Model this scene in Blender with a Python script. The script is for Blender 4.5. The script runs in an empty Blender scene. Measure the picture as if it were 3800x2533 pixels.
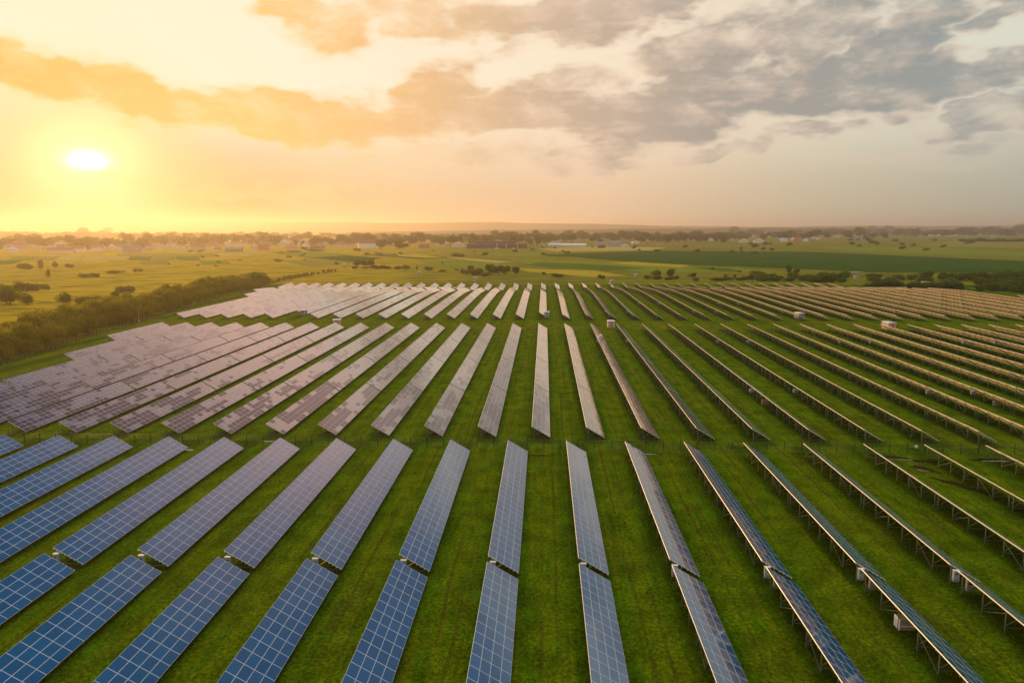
import bpy, math, random
import numpy as np
from mathutils import Matrix, Vector, Euler

random.seed(7)
R = math.radians
SC = bpy.context.scene
COL = SC.collection
# ------------------------------------------------------------------ camera numbers
F, PITCH, YAW, ROLL = 2592.14, .1577, .0463, .0030      # focal length in pixels of a 3800 x 2533 frame
S = 10.2                                                  # row spacing in metres
ZH, ZL = 2.6, 0.56                                        # heights of a table's high and low edge
CAMZ = 3.5672 * S + ZH

def ray(px, py):
    U = (px - 1900) / F; V = (1266.5 - py) / F
    c, s = math.cos(ROLL), math.sin(ROLL); u = U * c + V * s; v = -U * s + V * c
    c, s = math.cos(PITCH), math.sin(PITCH); yr = c + v * s; zz = -s + v * c
    c, s = math.cos(YAW), math.sin(YAW)
    return u * c - yr * s, u * s + yr * c, zz

def terrain(x, y):
    P = [(-1e9, 0), (425, 0), (473, -1.8), (503, -4.2), (533, -3.0), (585, -2.5), (1e9, -2.5)]
    for (a, ha), (b, hb) in zip(P, P[1:]):
        if a <= y <= b:
            t = (y - a) / (b - a); t = t * t * (3 - 2 * t)
            return ha + (hb - ha) * t
    return 0

def ground(px, py):                                      # where the sight line of a photo point meets the ground
    a, b, c = ray(px, py)
    z = 0
    for _ in range(6):
        t = (z - CAMZ) / c
        z = terrain(a * t, b * t)
    t = (z - CAMZ) / c
    return a * t, b * t, z

def project(x, y, z):
    z = z - CAMZ
    c, s = math.cos(YAW), math.sin(YAW); xr = x * c + y * s; yr = -x * s + y * c
    c, s = math.cos(PITCH), math.sin(PITCH); fw = yr * c - z * s; up = yr * s + z * c
    if fw < 1: return None
    u, v = xr / fw, up / fw
    c, s = math.cos(ROLL), math.sin(ROLL)
    return 1900 + F * (u * c - v * s), 1266.5 - F * (u * s + v * c), fw

# ------------------------------------------------------------------ materials
def nt_new(name):
    m = bpy.data.materials.new(name); m.use_nodes = True
    n = m.node_tree; n.nodes.clear()
    return m, n
class G:
    """small helper for node graphs"""
    def __init__(s, tree): s.t = tree
    def n(s, typ, **kw):
        x = s.t.nodes.new(typ)
        for k, v in kw.items(): setattr(x, k, v)
        return x
    def put(s, sock, v):
        if isinstance(v, bpy.types.NodeSocket): s.t.links.new(v, sock)
        elif v is not None: sock.default_value = v
    def m(s, op, a, b=None, c=None, clamp=False):
        x = s.n('ShaderNodeMath', operation=op, use_clamp=clamp)
        s.put(x.inputs[0], a); s.put(x.inputs[1], b); s.put(x.inputs[2], c)
        return x.outputs[0]
    def mix(s, f, a, b, mode='MIX'):
        x = s.n('ShaderNodeMix', data_type='RGBA', blend_type=mode)
        s.put(x.inputs[0], f)
        for k, v in ((6, a), (7, b)):
            s.put(x.inputs[k], (*v, 1) if isinstance(v, tuple) and len(v) == 3 else v)
        return x.outputs[2]
    def ramp(s, f, stops, interp='LINEAR'):
        x = s.n('ShaderNodeValToRGB'); e = x.color_ramp; e.interpolation = interp
        s.put(x.inputs[0], f)
        while len(e.elements) < len(stops): e.elements.new(.5)
        for el, (p, c) in zip(e.elements, stops):
            el.position = p; el.color = (*c, 1) if not isinstance(c, (int, float)) else (c, c, c, 1)
        return x.outputs[0]
    def noise(s, vec, scale, detail=3, rough=.55, out=0, dist=0):
        x = s.n('ShaderNodeTexNoise'); s.put(x.inputs['Vector'], vec)
        x.inputs['Scale'].default_value = scale; x.inputs['Detail'].default_value = detail
        x.inputs['Roughness'].default_value = rough; x.inputs['Distortion'].default_value = dist
        return x.outputs[out]
    def vmul(s, v, k):
        x = s.n('ShaderNodeVectorMath', operation='MULTIPLY'); s.put(x.inputs[0], v); x.inputs[1].default_value = k
        return x.outputs[0]
    def sep(s, v):
        x = s.n('ShaderNodeSeparateXYZ'); s.put(x.inputs[0], v); return x.outputs
    def smooth(s, v, a, b):
        x = s.n('ShaderNodeMapRange', interpolation_type='SMOOTHSTEP'); s.put(x.inputs[0], v)
        x.inputs[1].default_value = a; x.inputs[2].default_value = b
        return x.outputs[0]

def simple(name, col, rough=.6, metal=0., var=.0, scale=2., bump=0., spec=.5):
    m, t = nt_new(name); g = G(t)
    out = g.n('ShaderNodeOutputMaterial'); b = g.n('ShaderNodeBsdfPrincipled')
    t.links.new(b.outputs[0], out.inputs[0])
    b.inputs['Roughness'].default_value = rough; b.inputs['Metallic'].default_value = metal
    b.inputs['Specular IOR Level'].default_value = spec
    p = g.n('ShaderNodeNewGeometry').outputs['Position']
    oi = g.n('ShaderNodeObjectInfo').outputs['Random']
    nz = g.noise(p, scale, 4)
    k = g.m('MULTIPLY_ADD', nz, var * 1.6, 1 - var * .8)
    k = g.m('ADD', k, g.m('MULTIPLY_ADD', oi, var, -var / 2))
    c = g.n('ShaderNodeVectorMath', operation='SCALE'); c.inputs[0].default_value = col; g.put(c.inputs['Scale'], k)
    g.put(b.inputs['Base Color'], c.outputs[0])
    if bump:
        bn = g.n('ShaderNodeBump'); bn.inputs['Strength'].default_value = bump; bn.inputs['Distance'].default_value = .1
        g.put(bn.inputs['Height'], nz); g.put(b.inputs['Normal'], bn.outputs[0])
    return m

def panel_material(name, single):
    """glass over polycrystalline cells in a silver frame; UV runs one unit per module"""
    m, t = nt_new(name); g = G(t)
    out = g.n('ShaderNodeOutputMaterial')
    uv = g.n('ShaderNodeUVMap').outputs[0]
    x, y, _ = g.sep(uv)
    fx, fy = g.m('FRACT', x), g.m('FRACT', y)
    ex = g.m('MINIMUM', fx, g.m('SUBTRACT', 1, fx)); ey = g.m('MINIMUM', fy, g.m('SUBTRACT', 1, fy))
    frame = g.m('MAXIMUM', g.m('LESS_THAN', ex, .019), g.m('LESS_THAN', ey, .027))
    # cell gaps (10 x 6 cells) and busbars
    cx = g.m('FRACT', g.m('MULTIPLY', fx, 10)); cy = g.m('FRACT', g.m('MULTIPLY', fy, 6))
    gap = g.m('MAXIMUM', g.m('LESS_THAN', cx, .05), g.m('MULTIPLY', g.m('LESS_THAN', cy, .04), .5))
    ident = g.n('ShaderNodeCombineXYZ')
    oi = g.n('ShaderNodeObjectInfo').outputs['Random']
    g.put(ident.inputs[0], g.m('FLOOR', x)); g.put(ident.inputs[1], g.m('FLOOR', y)); g.put(ident.inputs[2], g.m('MULTIPLY', oi, 91.7))
    wn = g.n('ShaderNodeTexWhiteNoise'); g.put(wn.inputs[0], ident.outputs[0]); rnd = wn.outputs[0]
    pos = g.n('ShaderNodeNewGeometry').outputs['Position']
    px_, py_, _ = g.sep(pos)
    pk = g.m('MULTIPLY', g.smooth(px_, 30., -60.), g.m('MULTIPLY_ADD', g.smooth(py_, 230., 145.), .65, .35))
    pk = g.m('MULTIPLY_ADD', pk, .85, .15)
    # batches of modules with a stronger anti-reflective coating: clusters along the tables
    cl = g.m('ADD', g.noise(g.vmul(ident.outputs[0], (.22, .5, 1.)), .8, 2, .5), g.m('MULTIPLY', g.smooth(py_, 172., 140.), .10))
    pick = g.m('MULTIPLY', g.m('LESS_THAN', rnd, g.smooth(cl, .47, .66)), 0. if single else pk)
    ca, cb = ((.001, .068, .175), (.004, .108, .250)) if single else ((.020, .026, .060), (.034, .040, .085))
    cell = g.mix(rnd, ca, cb)
    cell = g.mix(g.m('MULTIPLY', pick, .8), cell, (.075, .024, .036))
    grain = g.noise(pos, 9., 2)
    cell = g.mix(.30, cell, g.ramp(grain, [(.3, tuple(v * .7 for v in ca)), (.7, tuple(v * 1.25 for v in cb))]))
    cell = g.mix(g.m('MULTIPLY', gap, .16), cell, (.22, .26, .33))
    b = g.n('ShaderNodeBsdfPrincipled')
    g.put(b.inputs['Base Color'], cell); b.inputs['Roughness'].default_value = .09
    b.inputs['IOR'].default_value = 1.5
    g.put(b.inputs['Specular IOR Level'], g.m('MULTIPLY_ADD', pick, -.36, .5))
    g.put(b.inputs['Coat Weight'], g.m('MULTIPLY_ADD', pick, -.72, .72 if single else 1.)); b.inputs['Coat IOR'].default_value = 1.5
    b.inputs['Coat Roughness'].default_value = .07
    # every module is bolted down a little out of true
    tilt = g.n('ShaderNodeVectorMath', operation='MULTIPLY_ADD')
    sub = g.n('ShaderNodeVectorMath', operation='SUBTRACT'); g.put(sub.inputs[0], wn.outputs[1]); sub.inputs[1].default_value = (.5, .5, .5)
    g.put(tilt.inputs[0], sub.outputs[0]); tilt.inputs[1].default_value = (.007,) * 3 if single else (.011,) * 3
    g.put(tilt.inputs[2], g.n('ShaderNodeNewGeometry').outputs['Normal'])
    nrm = g.n('ShaderNodeVectorMath', operation='NORMALIZE'); g.put(nrm.inputs[0], tilt.outputs[0])
    g.put(b.inputs['Normal'], nrm.outputs[0]); g.put(b.inputs['Coat Normal'], nrm.outputs[0])
    fr = g.n('ShaderNodeBsdfPrincipled'); fr.inputs['Base Color'].default_value = (.56, .62, .66, 1)
    fr.inputs['Roughness'].default_value = .38; fr.inputs['Metallic'].default_value = .15
    mx = g.n('ShaderNodeMixShader'); g.put(mx.inputs[0], frame)
    t.links.new(b.outputs[0], mx.inputs[1]); t.links.new(fr.outputs[0], mx.inputs[2]); t.links.new(mx.outputs[0], out.inputs[0])
    return m

def leaf_material(name, a, b, trans=.35):
    m, t = nt_new(name); g = G(t)
    out = g.n('ShaderNodeOutputMaterial')
    pos = g.n('ShaderNodeNewGeometry').outputs['Position']; oi = g.n('ShaderNodeObjectInfo').outputs['Random']
    f = g.m('ADD', g.m('MULTIPLY', g.noise(pos, .9, 3), .75), g.m('MULTIPLY_ADD', oi, .5, -.12))
    c = g.mix(g.m('MINIMUM', g.m('MAXIMUM', f, 0), 1), a, b)
    d = g.n('ShaderNodeBsdfDiffuse'); g.put(d.inputs[0], c)
    tr = g.n('ShaderNodeBsdfTranslucent'); g.put(tr.inputs[0], g.mix(.5, c, tuple(min(1, v * 1.5) for v in b)))
    mx = g.n('ShaderNodeMixShader'); mx.inputs[0].default_value = trans
    t.links.new(d.outputs[0], mx.inputs[1]); t.links.new(tr.outputs[0], mx.inputs[2]); t.links.new(mx.outputs[0], out.inputs[0])
    return m

def ground_material():
    m, t = nt_new('meadow_and_turf'); g = G(t)
    out = g.n('ShaderNodeOutputMaterial'); b = g.n('ShaderNodeBsdfPrincipled'); t.links.new(b.outputs[0], out.inputs[0])
    b.inputs['Roughness'].default_value = 1.; b.inputs['Specular IOR Level'].default_value = 0.
    p = g.n('ShaderNodeNewGeometry').outputs['Position']; x, y, z = g.sep(p)
    fine = g.noise(p, 2.2, 5, .65); mid = g.noise(p, .28, 4, .6); big = g.noise(p, .035, 3, .5)
    mow = g.noise(g.vmul(p, (1., .035, 1.)), .85, 3, .55)          # mowing and wheel lines along the rows
    turf = g.ramp(fine, [(.28, (0.0211, 0.0497, 0.0008)), (.5, (0.0663, 0.1264, 0.0015)), (.72, (0.1204, 0.1807, 0.0029))])
    turf = g.mix(g.m('MULTIPLY', g.smooth(mid, .42, .66), .8), turf, (0.0640, 0.1430, 0.0015))
    turf = g.mix(g.m('MULTIPLY', g.smooth(mow, .50, .66), .75), turf, (0.1505, 0.1618, 0.0029))
    turf = g.mix(g.m('MULTIPLY', g.smooth(mow, .46, .30), .7), turf, (0.0271, 0.0640, 0.0008))
    turf = g.mix(g.m('MULTIPLY', g.smooth(big, .50, .70), .6), turf, (0.1129, 0.1242, 0.0046))
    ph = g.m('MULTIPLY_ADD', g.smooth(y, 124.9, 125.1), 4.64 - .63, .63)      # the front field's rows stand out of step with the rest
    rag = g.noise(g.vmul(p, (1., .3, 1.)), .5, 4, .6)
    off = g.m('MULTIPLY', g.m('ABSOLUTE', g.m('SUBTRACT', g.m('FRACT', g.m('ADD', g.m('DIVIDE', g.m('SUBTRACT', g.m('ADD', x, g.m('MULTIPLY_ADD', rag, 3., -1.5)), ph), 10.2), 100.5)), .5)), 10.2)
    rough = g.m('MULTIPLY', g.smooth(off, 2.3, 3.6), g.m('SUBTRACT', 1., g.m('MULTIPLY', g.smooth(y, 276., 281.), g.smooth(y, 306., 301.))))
    turf = g.mix(g.m('MULTIPLY', rough, .62), turf, (0.0269, 0.0560, 0.0013))  # unmown grass under the tables, darkened to paint in their shade
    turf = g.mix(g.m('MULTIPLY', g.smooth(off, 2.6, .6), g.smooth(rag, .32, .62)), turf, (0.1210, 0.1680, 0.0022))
    off2 = g.m('MULTIPLY', g.m('ABSOLUTE', g.m('SUBTRACT', g.m('FRACT', g.m('ADD', g.m('DIVIDE', g.m('SUBTRACT', g.m('ADD', x, g.m('MULTIPLY_ADD', big, 1.6, -.8)), ph), 10.2), 100.5)), .5)), 10.2)
    wheel = g.smooth(g.m('ABSOLUTE', g.m('SUBTRACT', off2, .85)), .30, .10)
    turf = g.mix(g.m('MULTIPLY', g.m('MULTIPLY', wheel, .65), g.smooth(mow, .40, .60)), turf, (0.0616, 0.0650, 0.0067))
    lanes = g.noise(g.vmul(p, (.03, 1., 1.)), .9, 3, .55)          # the lane between the middle and far fields is driven crosswise
    lane = g.m('MULTIPLY', g.smooth(y, 276., 281.), g.smooth(y, 306., 301.))
    turf = g.mix(g.m('MULTIPLY', lane, g.smooth(lanes, .45, .65)), turf, (0.1543, 0.1543, 0.0060))
    turf = g.mix(g.m('MULTIPLY', g.m('MULTIPLY', lane, .6), g.smooth(lanes, .42, .30)), turf, (0.0376, 0.0603, 0.0015))
    # worn brownish earth in the bare patches of the near rows
    bare = g.noise(g.vmul(p, (1., .22, 1.)), .22, 5, .62, dist=.5)
    turf = g.mix(g.m('MULTIPLY', g.smooth(bare, .58, .74), .6), turf, (.085, .068, .008))
    tex = g.noise(p, 2.4, 6, .72)
    k = g.m('MULTIPLY', g.m('MULTIPLY_ADD', g.smooth(tex, .30, .70), 1.08, .40), g.m('MULTIPLY_ADD', g.smooth(mid, .30, .70), .50, .80))
    sc = g.n('ShaderNodeVectorMath', operation='SCALE'); g.put(sc.inputs[0], turf); g.put(sc.inputs['Scale'], k); turf = sc.outputs[0]
    # meadow outside the farm
    mb = g.noise(g.vmul(p, (.45, 1., 1.)), .010, 5, .6); mf = g.noise(g.vmul(p, (.35, 1., 1.)), .09, 5, .62)
    mead = g.ramp(mb, [(.30, (0.0972, 0.1296, 0.0107)), (.48, (0.1836, 0.1727, 0.0151)), (.60, (0.1404, 0.1783, 0.0129)), (.74, (0.2484, 0.2053, 0.0280))])
    mead = g.mix(g.smooth(mf, .50, .68), mead, (0.2592, 0.2106, 0.0324))
    mead = g.mix(g.m('MULTIPLY', g.smooth(mf, .47, .33), .8), mead, (0.0756, 0.0918, 0.0088))
    dry_glow = g.m('MULTIPLY', g.smooth(g.m('ADD', x, g.m('MULTIPLY', y, .12)), 60., -150.), g.smooth(mf, .28, .62))
    mead = g.mix(g.m('MULTIPLY', dry_glow, .9), mead, (0.4752, 0.3240, 0.0151))  # dry straw at left, gilded further: the sun's orange flare painted in
    # the farm lies right of the slanting fence and this side of y = 545
    edge = g.m('ADD', x, g.m('MULTIPLY_ADD', y, .14, 137.))
    inside = g.m('MULTIPLY', g.smooth(edge, -6., 3.), g.smooth(y, 552., 540.))
    g.put(b.inputs['Base Color'], g.mix(inside, mead, turf))
    hgt = g.m('ADD', g.m('MULTIPLY', fine, .5), g.m('MULTIPLY', mid, .9))
    bn = g.n('ShaderNodeBump'); bn.inputs['Strength'].default_value = .8; bn.inputs['Distance'].default_value = .6
    g.put(bn.inputs['Height'], hgt); g.put(b.inputs['Normal'], bn.outputs[0])
    return m

def crop_material(name, a, b, stripe=.5, ang=0., sc=.25):
    m, t = nt_new(name); g = G(t)
    out = g.n('ShaderNodeOutputMaterial'); bs = g.n('ShaderNodeBsdfPrincipled'); t.links.new(bs.outputs[0], out.inputs[0])
    bs.inputs['Roughness'].default_value = 1.; bs.inputs['Specular IOR Level'].default_value = 0.
    p = g.n('ShaderNodeNewGeometry').outputs['Position']
    rot = g.n('ShaderNodeVectorRotate', rotation_type='Z_AXIS'); g.put(rot.inputs['Vector'], p); rot.inputs['Angle'].default_value = ang
    lines = g.noise(g.vmul(rot.outputs[0], (.05, 1., 1.)), sc, 4, .6); patch = g.noise(p, .02, 4, .6); tex = g.noise(p, .25, 3, .6)
    f = g.m('ADD', g.m('MULTIPLY', lines, stripe), g.m('ADD', g.m('MULTIPLY', patch, .8 - stripe * .5), g.m('MULTIPLY', tex, .25)))
    g.put(bs.inputs['Base Color'], g.mix(g.smooth(f, .36, .78), a, b))
    return m

M = dict(
    panel=panel_material('solar_module', False), panel_a=panel_material('blue_solar_module', True),
    frame=simple('module_frame', (.80, .80, .80), .4, .05),
    back=simple('module_backsheet', (.28, .235, .16), .6, var=.1),
    steel=simple('galvanised_steel', (.125, .165, .105), .55, .15, var=.2, scale=3.),
    leaf=leaf_material('leaves', (.085, .098, .003), (.310, .270, .012), .6),
    leaf_dark=leaf_material('dark_leaves', (.026, .056, .002), (.110, .165, .006), .4),
    leaf_olive=leaf_material('olive_leaves', (.060, .080, .008), (.160, .180, .022)),
    bark=simple('bark', (.075, .055, .038), .9, var=.3, scale=6.),
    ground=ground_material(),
    soil=simple('wet_soil', (.034, .030, .008), 1., spec=0., var=.5, scale=1.2, bump=.6),
    water=simple('puddle_water', (.10, .085, .06), .06, spec=.8),
    sand=simple('pale_track', (.27, .21, .13), .9, var=.3, scale=.3),
    white=simple('white_paint', (.74, .73, .70), .6, var=.08, scale=3.),
    cream=simple('cream_render', (.66, .57, .44), .75, var=.12),
    grey=simple('grey_render', (.38, .38, .37), .75, var=.12),
    kiosk=simple('kiosk_wall', (.46, .47, .45), .7, var=.12, scale=4.),
    kioskroof=simple('kiosk_roof', (.70, .68, .63), .6, var=.08),
    orange=simple('orange_paint', (.62, .105, .015), .5, var=.08),
    red=simple('red_sign_face', (.66, .11, .08), .5),
    yellow=simple('yellow_sign_face', (.80, .42, .03), .5),
    louvre=simple('dark_louvre', (.035, .025, .03), .6, var=.3, scale=12.),
    inverter=simple('inverter_case', (.32, .39, .42), .45, var=.06),
    invgrey=simple('inverter_side', (.30, .30, .27), .5, var=.1),
    maroon=simple('maroon_strip', (.10, .012, .02), .5),
    zinc=simple('zinc_rail', (.66, .58, .42), .5, .1, var=.1),
    fence=simple('fence_paint', (.012, .022, .012), .5, .2),
    wire=simple('fence_wire', (.22, .24, .18), .5, .5),
    blue=simple('pale_blue_boards', (.20, .38, .46), .6, var=.1),
    wood=simple('grey_wood', (.24, .21, .15), .85, var=.2),
    roof_red=simple('red_tiles', (.24, .085, .055), .8, var=.25, scale=1.),
    roof_grey=simple('grey_slates', (.20, .19, .18), .8, var=.2, scale=1.),
    roof_blue=simple('blue_sheet_roof', (.30, .38, .42), .45, var=.1),
    roof_white=simple('white_sheet_roof', (.70, .72, .72), .45, var=.06),
    brick=simple('orange_brick', (.52, .19, .09), .8, var=.15),
    navy=simple('dark_cladding', (.040, .044, .060), .6, var=.15, scale=.5),
    glass=simple('dark_glass', (.03, .035, .04), .1),
    gold=simple('gilt_dome', (.60, .36, .06), .35, .6),
    pink=simple('pink_render', (.52, .36, .30), .8, var=.1),
)

# ------------------------------------------------------------------ mesh helper
class MB:
    def __init__(s): s.v = []; s.f = []; s.mi = []; s.uv = []
    def quad(s, a, b, c, d, mi=0, uv=None):
        n = len(s.v); s.v += [tuple(a), tuple(b), tuple(c), tuple(d)]; s.f.append((n, n + 1, n + 2, n + 3)); s.mi.append(mi)
        s.uv.append(uv or ((0, 0),) * 4)
    def poly(s, pts, mi=0):
        n = len(s.v); s.v += [tuple(p) for p in pts]; s.f.append(tuple(range(n, n + len(pts)))); s.mi.append(mi); s.uv.append(((0, 0),) * len(pts)); return s
    def hexa(s, p, mi=0, top=None, uvt=None):              # p: 8 corners, 0-3 bottom ccw, 4-7 top ccw
        s.quad(p[0], p[3], p[2], p[1], mi if top is None else top[1])
        s.quad(p[4], p[5], p[6], p[7], mi if top is None else top[0], uvt)
        for i in range(4):
            j = (i + 1) % 4; s.quad(p[i], p[j], p[j + 4], p[i + 4], mi)
    def box(s, c, d, mi=0, mat=None):
        x, y, z = d[0] / 2, d[1] / 2, d[2] / 2
        p = [Vector(q) for q in ((-x, -y, -z), (x, -y, -z), (x, y, -z), (-x, y, -z), (-x, -y, z), (x, -y, z), (x, y, z), (-x, y, z))]
        if mat is not None: p = [mat @ q for q in p]
        p = [q + Vector(c) for q in p]
        s.hexa(p, mi); return s
    def bar(s, a, b, w, h=None, mi=0):                     # a rectangular bar between two points
        a, b = Vector(a), Vector(b); h = h or w; d = (b - a).normalized()
        up = Vector((0, 0, 1)) if abs(d.z) < .9 else Vector((0, 1, 0))
        sx = d.cross(up).normalized() * (w / 2); sy = sx.cross(d).normalized() * (h / 2)
        s.hexa([a - sx - sy, a + sx - sy, b + sx - sy, b - sx - sy, a - sx + sy, a + sx + sy, b + sx + sy, b - sx + sy], mi); return s
    def tube(s, pts, rad, n=7, mi=0):
        rings = []
        for i, p in enumerate(pts):
            p = Vector(p); d = (Vector(pts[min(i + 1, len(pts) - 1)]) - Vector(pts[max(i - 1, 0)])).normalized()
            u = d.cross(Vector((1, .13, 0))).normalized(); w = d.cross(u)
            rings.append([p + (u * math.cos(k * 2 * math.pi / n) + w * math.sin(k * 2 * math.pi / n)) * rad[i] for k in range(n)])
        for r0, r1 in zip(rings, rings[1:]):
            for k in range(n):
                s.quad(r0[k], r0[(k + 1) % n], r1[(k + 1) % n], r1[k], mi)
        s.poly(rings[-1], mi); s.poly(rings[0][::-1], mi); return s
    def mesh(s, name, mats):
        me = bpy.data.meshes.new(name); me.from_pydata(s.v, [], s.f)
        for m in mats: me.materials.append(m)
        me.polygons.foreach_set('material_index', s.mi)
        ul = me.uv_layers.new(name='UVMap')
        ul.data.foreach_set('uv', np.array([c for q in s.uv for c in q], dtype=np.float32).ravel())
        me.update(); return me

def link(name, me, parent=None, loc=None, rot=None, scale=None, matrix=None):
    o = bpy.data.objects.new(name, me); COL.objects.link(o)
    if parent is not None: o.parent = parent
    if matrix is not None: o.matrix_local = matrix
    if loc is not None: o.location = loc
    if rot is not None: o.rotation_euler = rot
    if scale is not None: o.scale = scale
    return o
def tag(o, label, cat, group=None):
    o['label'] = label; o['category'] = cat
    if group: o['group'] = group
    return o
def thing(name, label, cat, loc, rot=(0, 0, 0), group=None):
    return tag(link(name, None, loc=loc, rot=rot), label, cat, group)
def structure(name, me, label=None):
    o = link(name, me); o['kind'] = 'structure'
    if label: o['label'] = label; o['category'] = name.replace('_', ' ')
    return o

# ------------------------------------------------------------------ the ground and the fields
def axis(fine0, fine1, step, ends):
    a = list(np.arange(fine0, fine1 + .1, step)); q = step; x = fine1
    while x < ends[1]: q *= 1.35; x += q; a.append(min(x, ends[1]))
    q = step; x = fine0; pre = []
    while x > ends[0]: q *= 1.35; x -= q; pre.append(max(x, ends[0]))
    return pre[::-1] + a
gx = axis(-300, 400, 12, (-12300, 12300)); gy = axis(-40, 640, 6, (-300, 12800))
gm = MB(); gm.v = [(x, y, terrain(x, y)) for y in gy for x in gx]
nx = len(gx)
for j in range(len(gy) - 1):
    for i in range(nx - 1):
        gm.f.append((j * nx + i, j * nx + i + 1, (j + 1) * nx + i + 1, (j + 1) * nx + i)); gm.mi.append(0); gm.uv.append(((0, 0),) * 4)
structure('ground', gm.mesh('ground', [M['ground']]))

crop_mats = {
    'green': crop_material('green_crop', (0.0437, 0.0963, 0.0088), (0.0845, 0.1516, 0.0136), .4, .15),
    'deep': crop_material('deep_green_crop', (0.0204, 0.0641, 0.0068), (0.0408, 0.0991, 0.0107), .35, .1),
    'lime': crop_material('lime_meadow', (0.1196, 0.1779, 0.0127), (0.1895, 0.2333, 0.0194), .5, .2),
    'gold': crop_material('golden_crop', (0.3645, 0.2479, 0.0194), (0.4082, 0.3421, 0.0350), .3, .1),
    'tan': crop_material('tan_stubble', (0.3499, 0.2624, 0.0613), (0.4082, 0.3499, 0.0875), .4, .05),
    'olive': crop_material('olive_pasture', (0.1604, 0.1633, 0.0224), (0.2400, 0.2255, 0.0389), .5, .1),
}
field_n = [0]
def field(kind, pts):
    """a parcel of land given by its corner points, laid on the plain as a thin sheet"""
    field_n[0] += 1
    P = [ground(x, y) for x, y in pts]
    z = .03 + .012 * field_n[0]
    mb = MB()
    n = 24                                                 # ragged outline: edges are cut up and shifted a little
    ring = []
    rr = random.Random(field_n[0])
    for a, b in zip(P, P[1:] + P[:1]):
        L = math.hypot(b[0] - a[0], b[1] - a[1]); k = max(2, min(n, int(L / 14)))
        for i in range(k):
            t = i / k; w = 0 if i == 0 else rr.uniform(-1, 1) * min(2.2, L * .01)
            x = a[0] + (b[0] - a[0]) * t - (b[1] - a[1]) / L * w; y = a[1] + (b[1] - a[1]) * t + (b[0] - a[0]) / L * w
            ring.append((x, y, terrain(x, y) + z))
    mb.poly(ring)
    structure('crop_field', mb.mesh('crop_field', [crop_mats[kind]]))
field('deep', [(2040, 944), (2450, 930), (3000, 934), (3800, 968), (3860, 1010), (3300, 1012), (2800, 992), (2450, 980), (2200, 960)])
field('tan', [(1990, 922), (2060, 934), (2420, 928), (2480, 918), (2200, 914)])
field('lime', [(1900, 962), (2250, 972), (2800, 1000), (2950, 1012), (2500, 1010), (2000, 990)])
field('gold', [(2260, 974), (2350, 971), (2560, 984), (2520, 992), (2330, 982)])
field('green', [(2000, 972), (2250, 984), (2400, 996), (2250, 1004), (1950, 985)])
field('gold', [(1920, 996), (2200, 1004), (2330, 1024), (2200, 1028), (1960, 1008)])
field('tan', [(1660, 957), (1700, 955), (1900, 971), (1840, 976)])
field('lime', [(1640, 966), (1760, 970), (1940, 984), (1820, 992), (1560, 984)])
field('green', [(1330, 945), (1500, 940), (1680, 956), (1560, 962)])
field('gold', [(1470, 942), (1560, 944), (1640, 955), (1580, 957), (1480, 950)])
field('deep', [(1100, 952), (1260, 945), (1420, 958), (1300, 972)])
field('lime', [(1000, 938), (1180, 934), (1300, 946), (1150, 956)])
field('olive', [(1040, 968), (1180, 962), (1350, 975), (1150, 990)])
field('lime', [(1780, 940), (2000, 938), (2040, 950), (1850, 952)])
field('deep', [(2000, 942), (2150, 946), (2200, 953), (2040, 952)])
field('olive', [(3540, 894), (3860, 898), (3860, 921), (3500, 918), (3400, 908)])
field('gold', [(3070, 923), (3120, 921), (3290, 928), (3270, 930)])
field('lime', [(3000, 915), (3500, 920), (3800, 936), (3860, 956), (3200, 936)])
field('green', [(2560, 990), (2700, 996), (2760, 1008), (2680, 1008)])
# the patchwork of small plots before the village on the left
plots = ['gold', 'olive', 'tan', 'lime', 'olive', 'gold', 'green', 'tan', 'olive', 'lime', 'gold', 'olive', 'green', 'tan', 'lime', 'olive']
for r, (y0, y1, x0, dx) in enumerate([(941, 951, 250, 62), (952, 966, 40, 88), (967, 981, -40, 112)]):
    for k in range(8 if r else 11):
        xa = x0 + k * dx; sk = (540 - xa) * .05 * (1 + r * .2)
        if r == 2 and k in (1, 4, 6): continue
        field(plots[(k * 5 + r * 3) % 16], [(xa - sk * .5, y1), (xa + dx * .93 - sk * .5, y1), (xa + dx * .93 + sk * .5, y0), (xa + sk * .5, y0)])

# ------------------------------------------------------------------ solar tables
TILT = math.atan2(ZH - ZL, .3407 * S); SLOPE = (ZH - ZL) / math.sin(TILT)
W = .3407 * S
ct, st = math.cos(TILT), math.sin(TILT)
def on(v, y, d=0):                                        # v metres down the slope from the high edge, d metres off the surface
    return Vector((v * ct + d * st, y, ZH - v * st + d * ct))
def module_box(mb, c, r, ncol, pitch, local=False, th=.06):
    rw = SLOPE / 4; y0 = (c - ncol / 2) * pitch + .008; y1 = y0 + pitch - .016; v0 = r * rw + .007; v1 = v0 + rw - .014
    if local:
        yc, vc = (y0 + y1) / 2, (v0 + v1) / 2
        f = lambda v, y, d: Vector((v - vc, y - yc, d))
    else: f = on
    p = [f(v0, y0, -th), f(v1, y0, -th), f(v1, y1, -th), f(v0, y1, -th), f(v0, y0, 0), f(v1, y0, 0), f(v1, y1, 0), f(v0, y1, 0)]
    a, b = (.001, .999)
    mb.hexa(p, 1, top=(0, 2), uvt=((c + a, r + a), (c + a, r + b), (c + b, r + b), (c + b, r + a)))
XT, XS = .42, 2.75                                        # tall and short posts, measured from the high edge
def post_ys(ncol, pitch):
    L = ncol * pitch
    if ncol <= 14:
        n = max(4, round(L / 3.0)); return [[-L / 2 + .35 + k * (L - .7) / (n - 1) for k in range(n)]]
    h = max(5, round(L / 2 / 2.95)); half = L / 2
    return [[-half + .35 + k * (half - .8) / (h - 1) for k in range(h)], [.45 + k * (half - .8) / (h - 1) for k in range(h)]]
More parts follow.
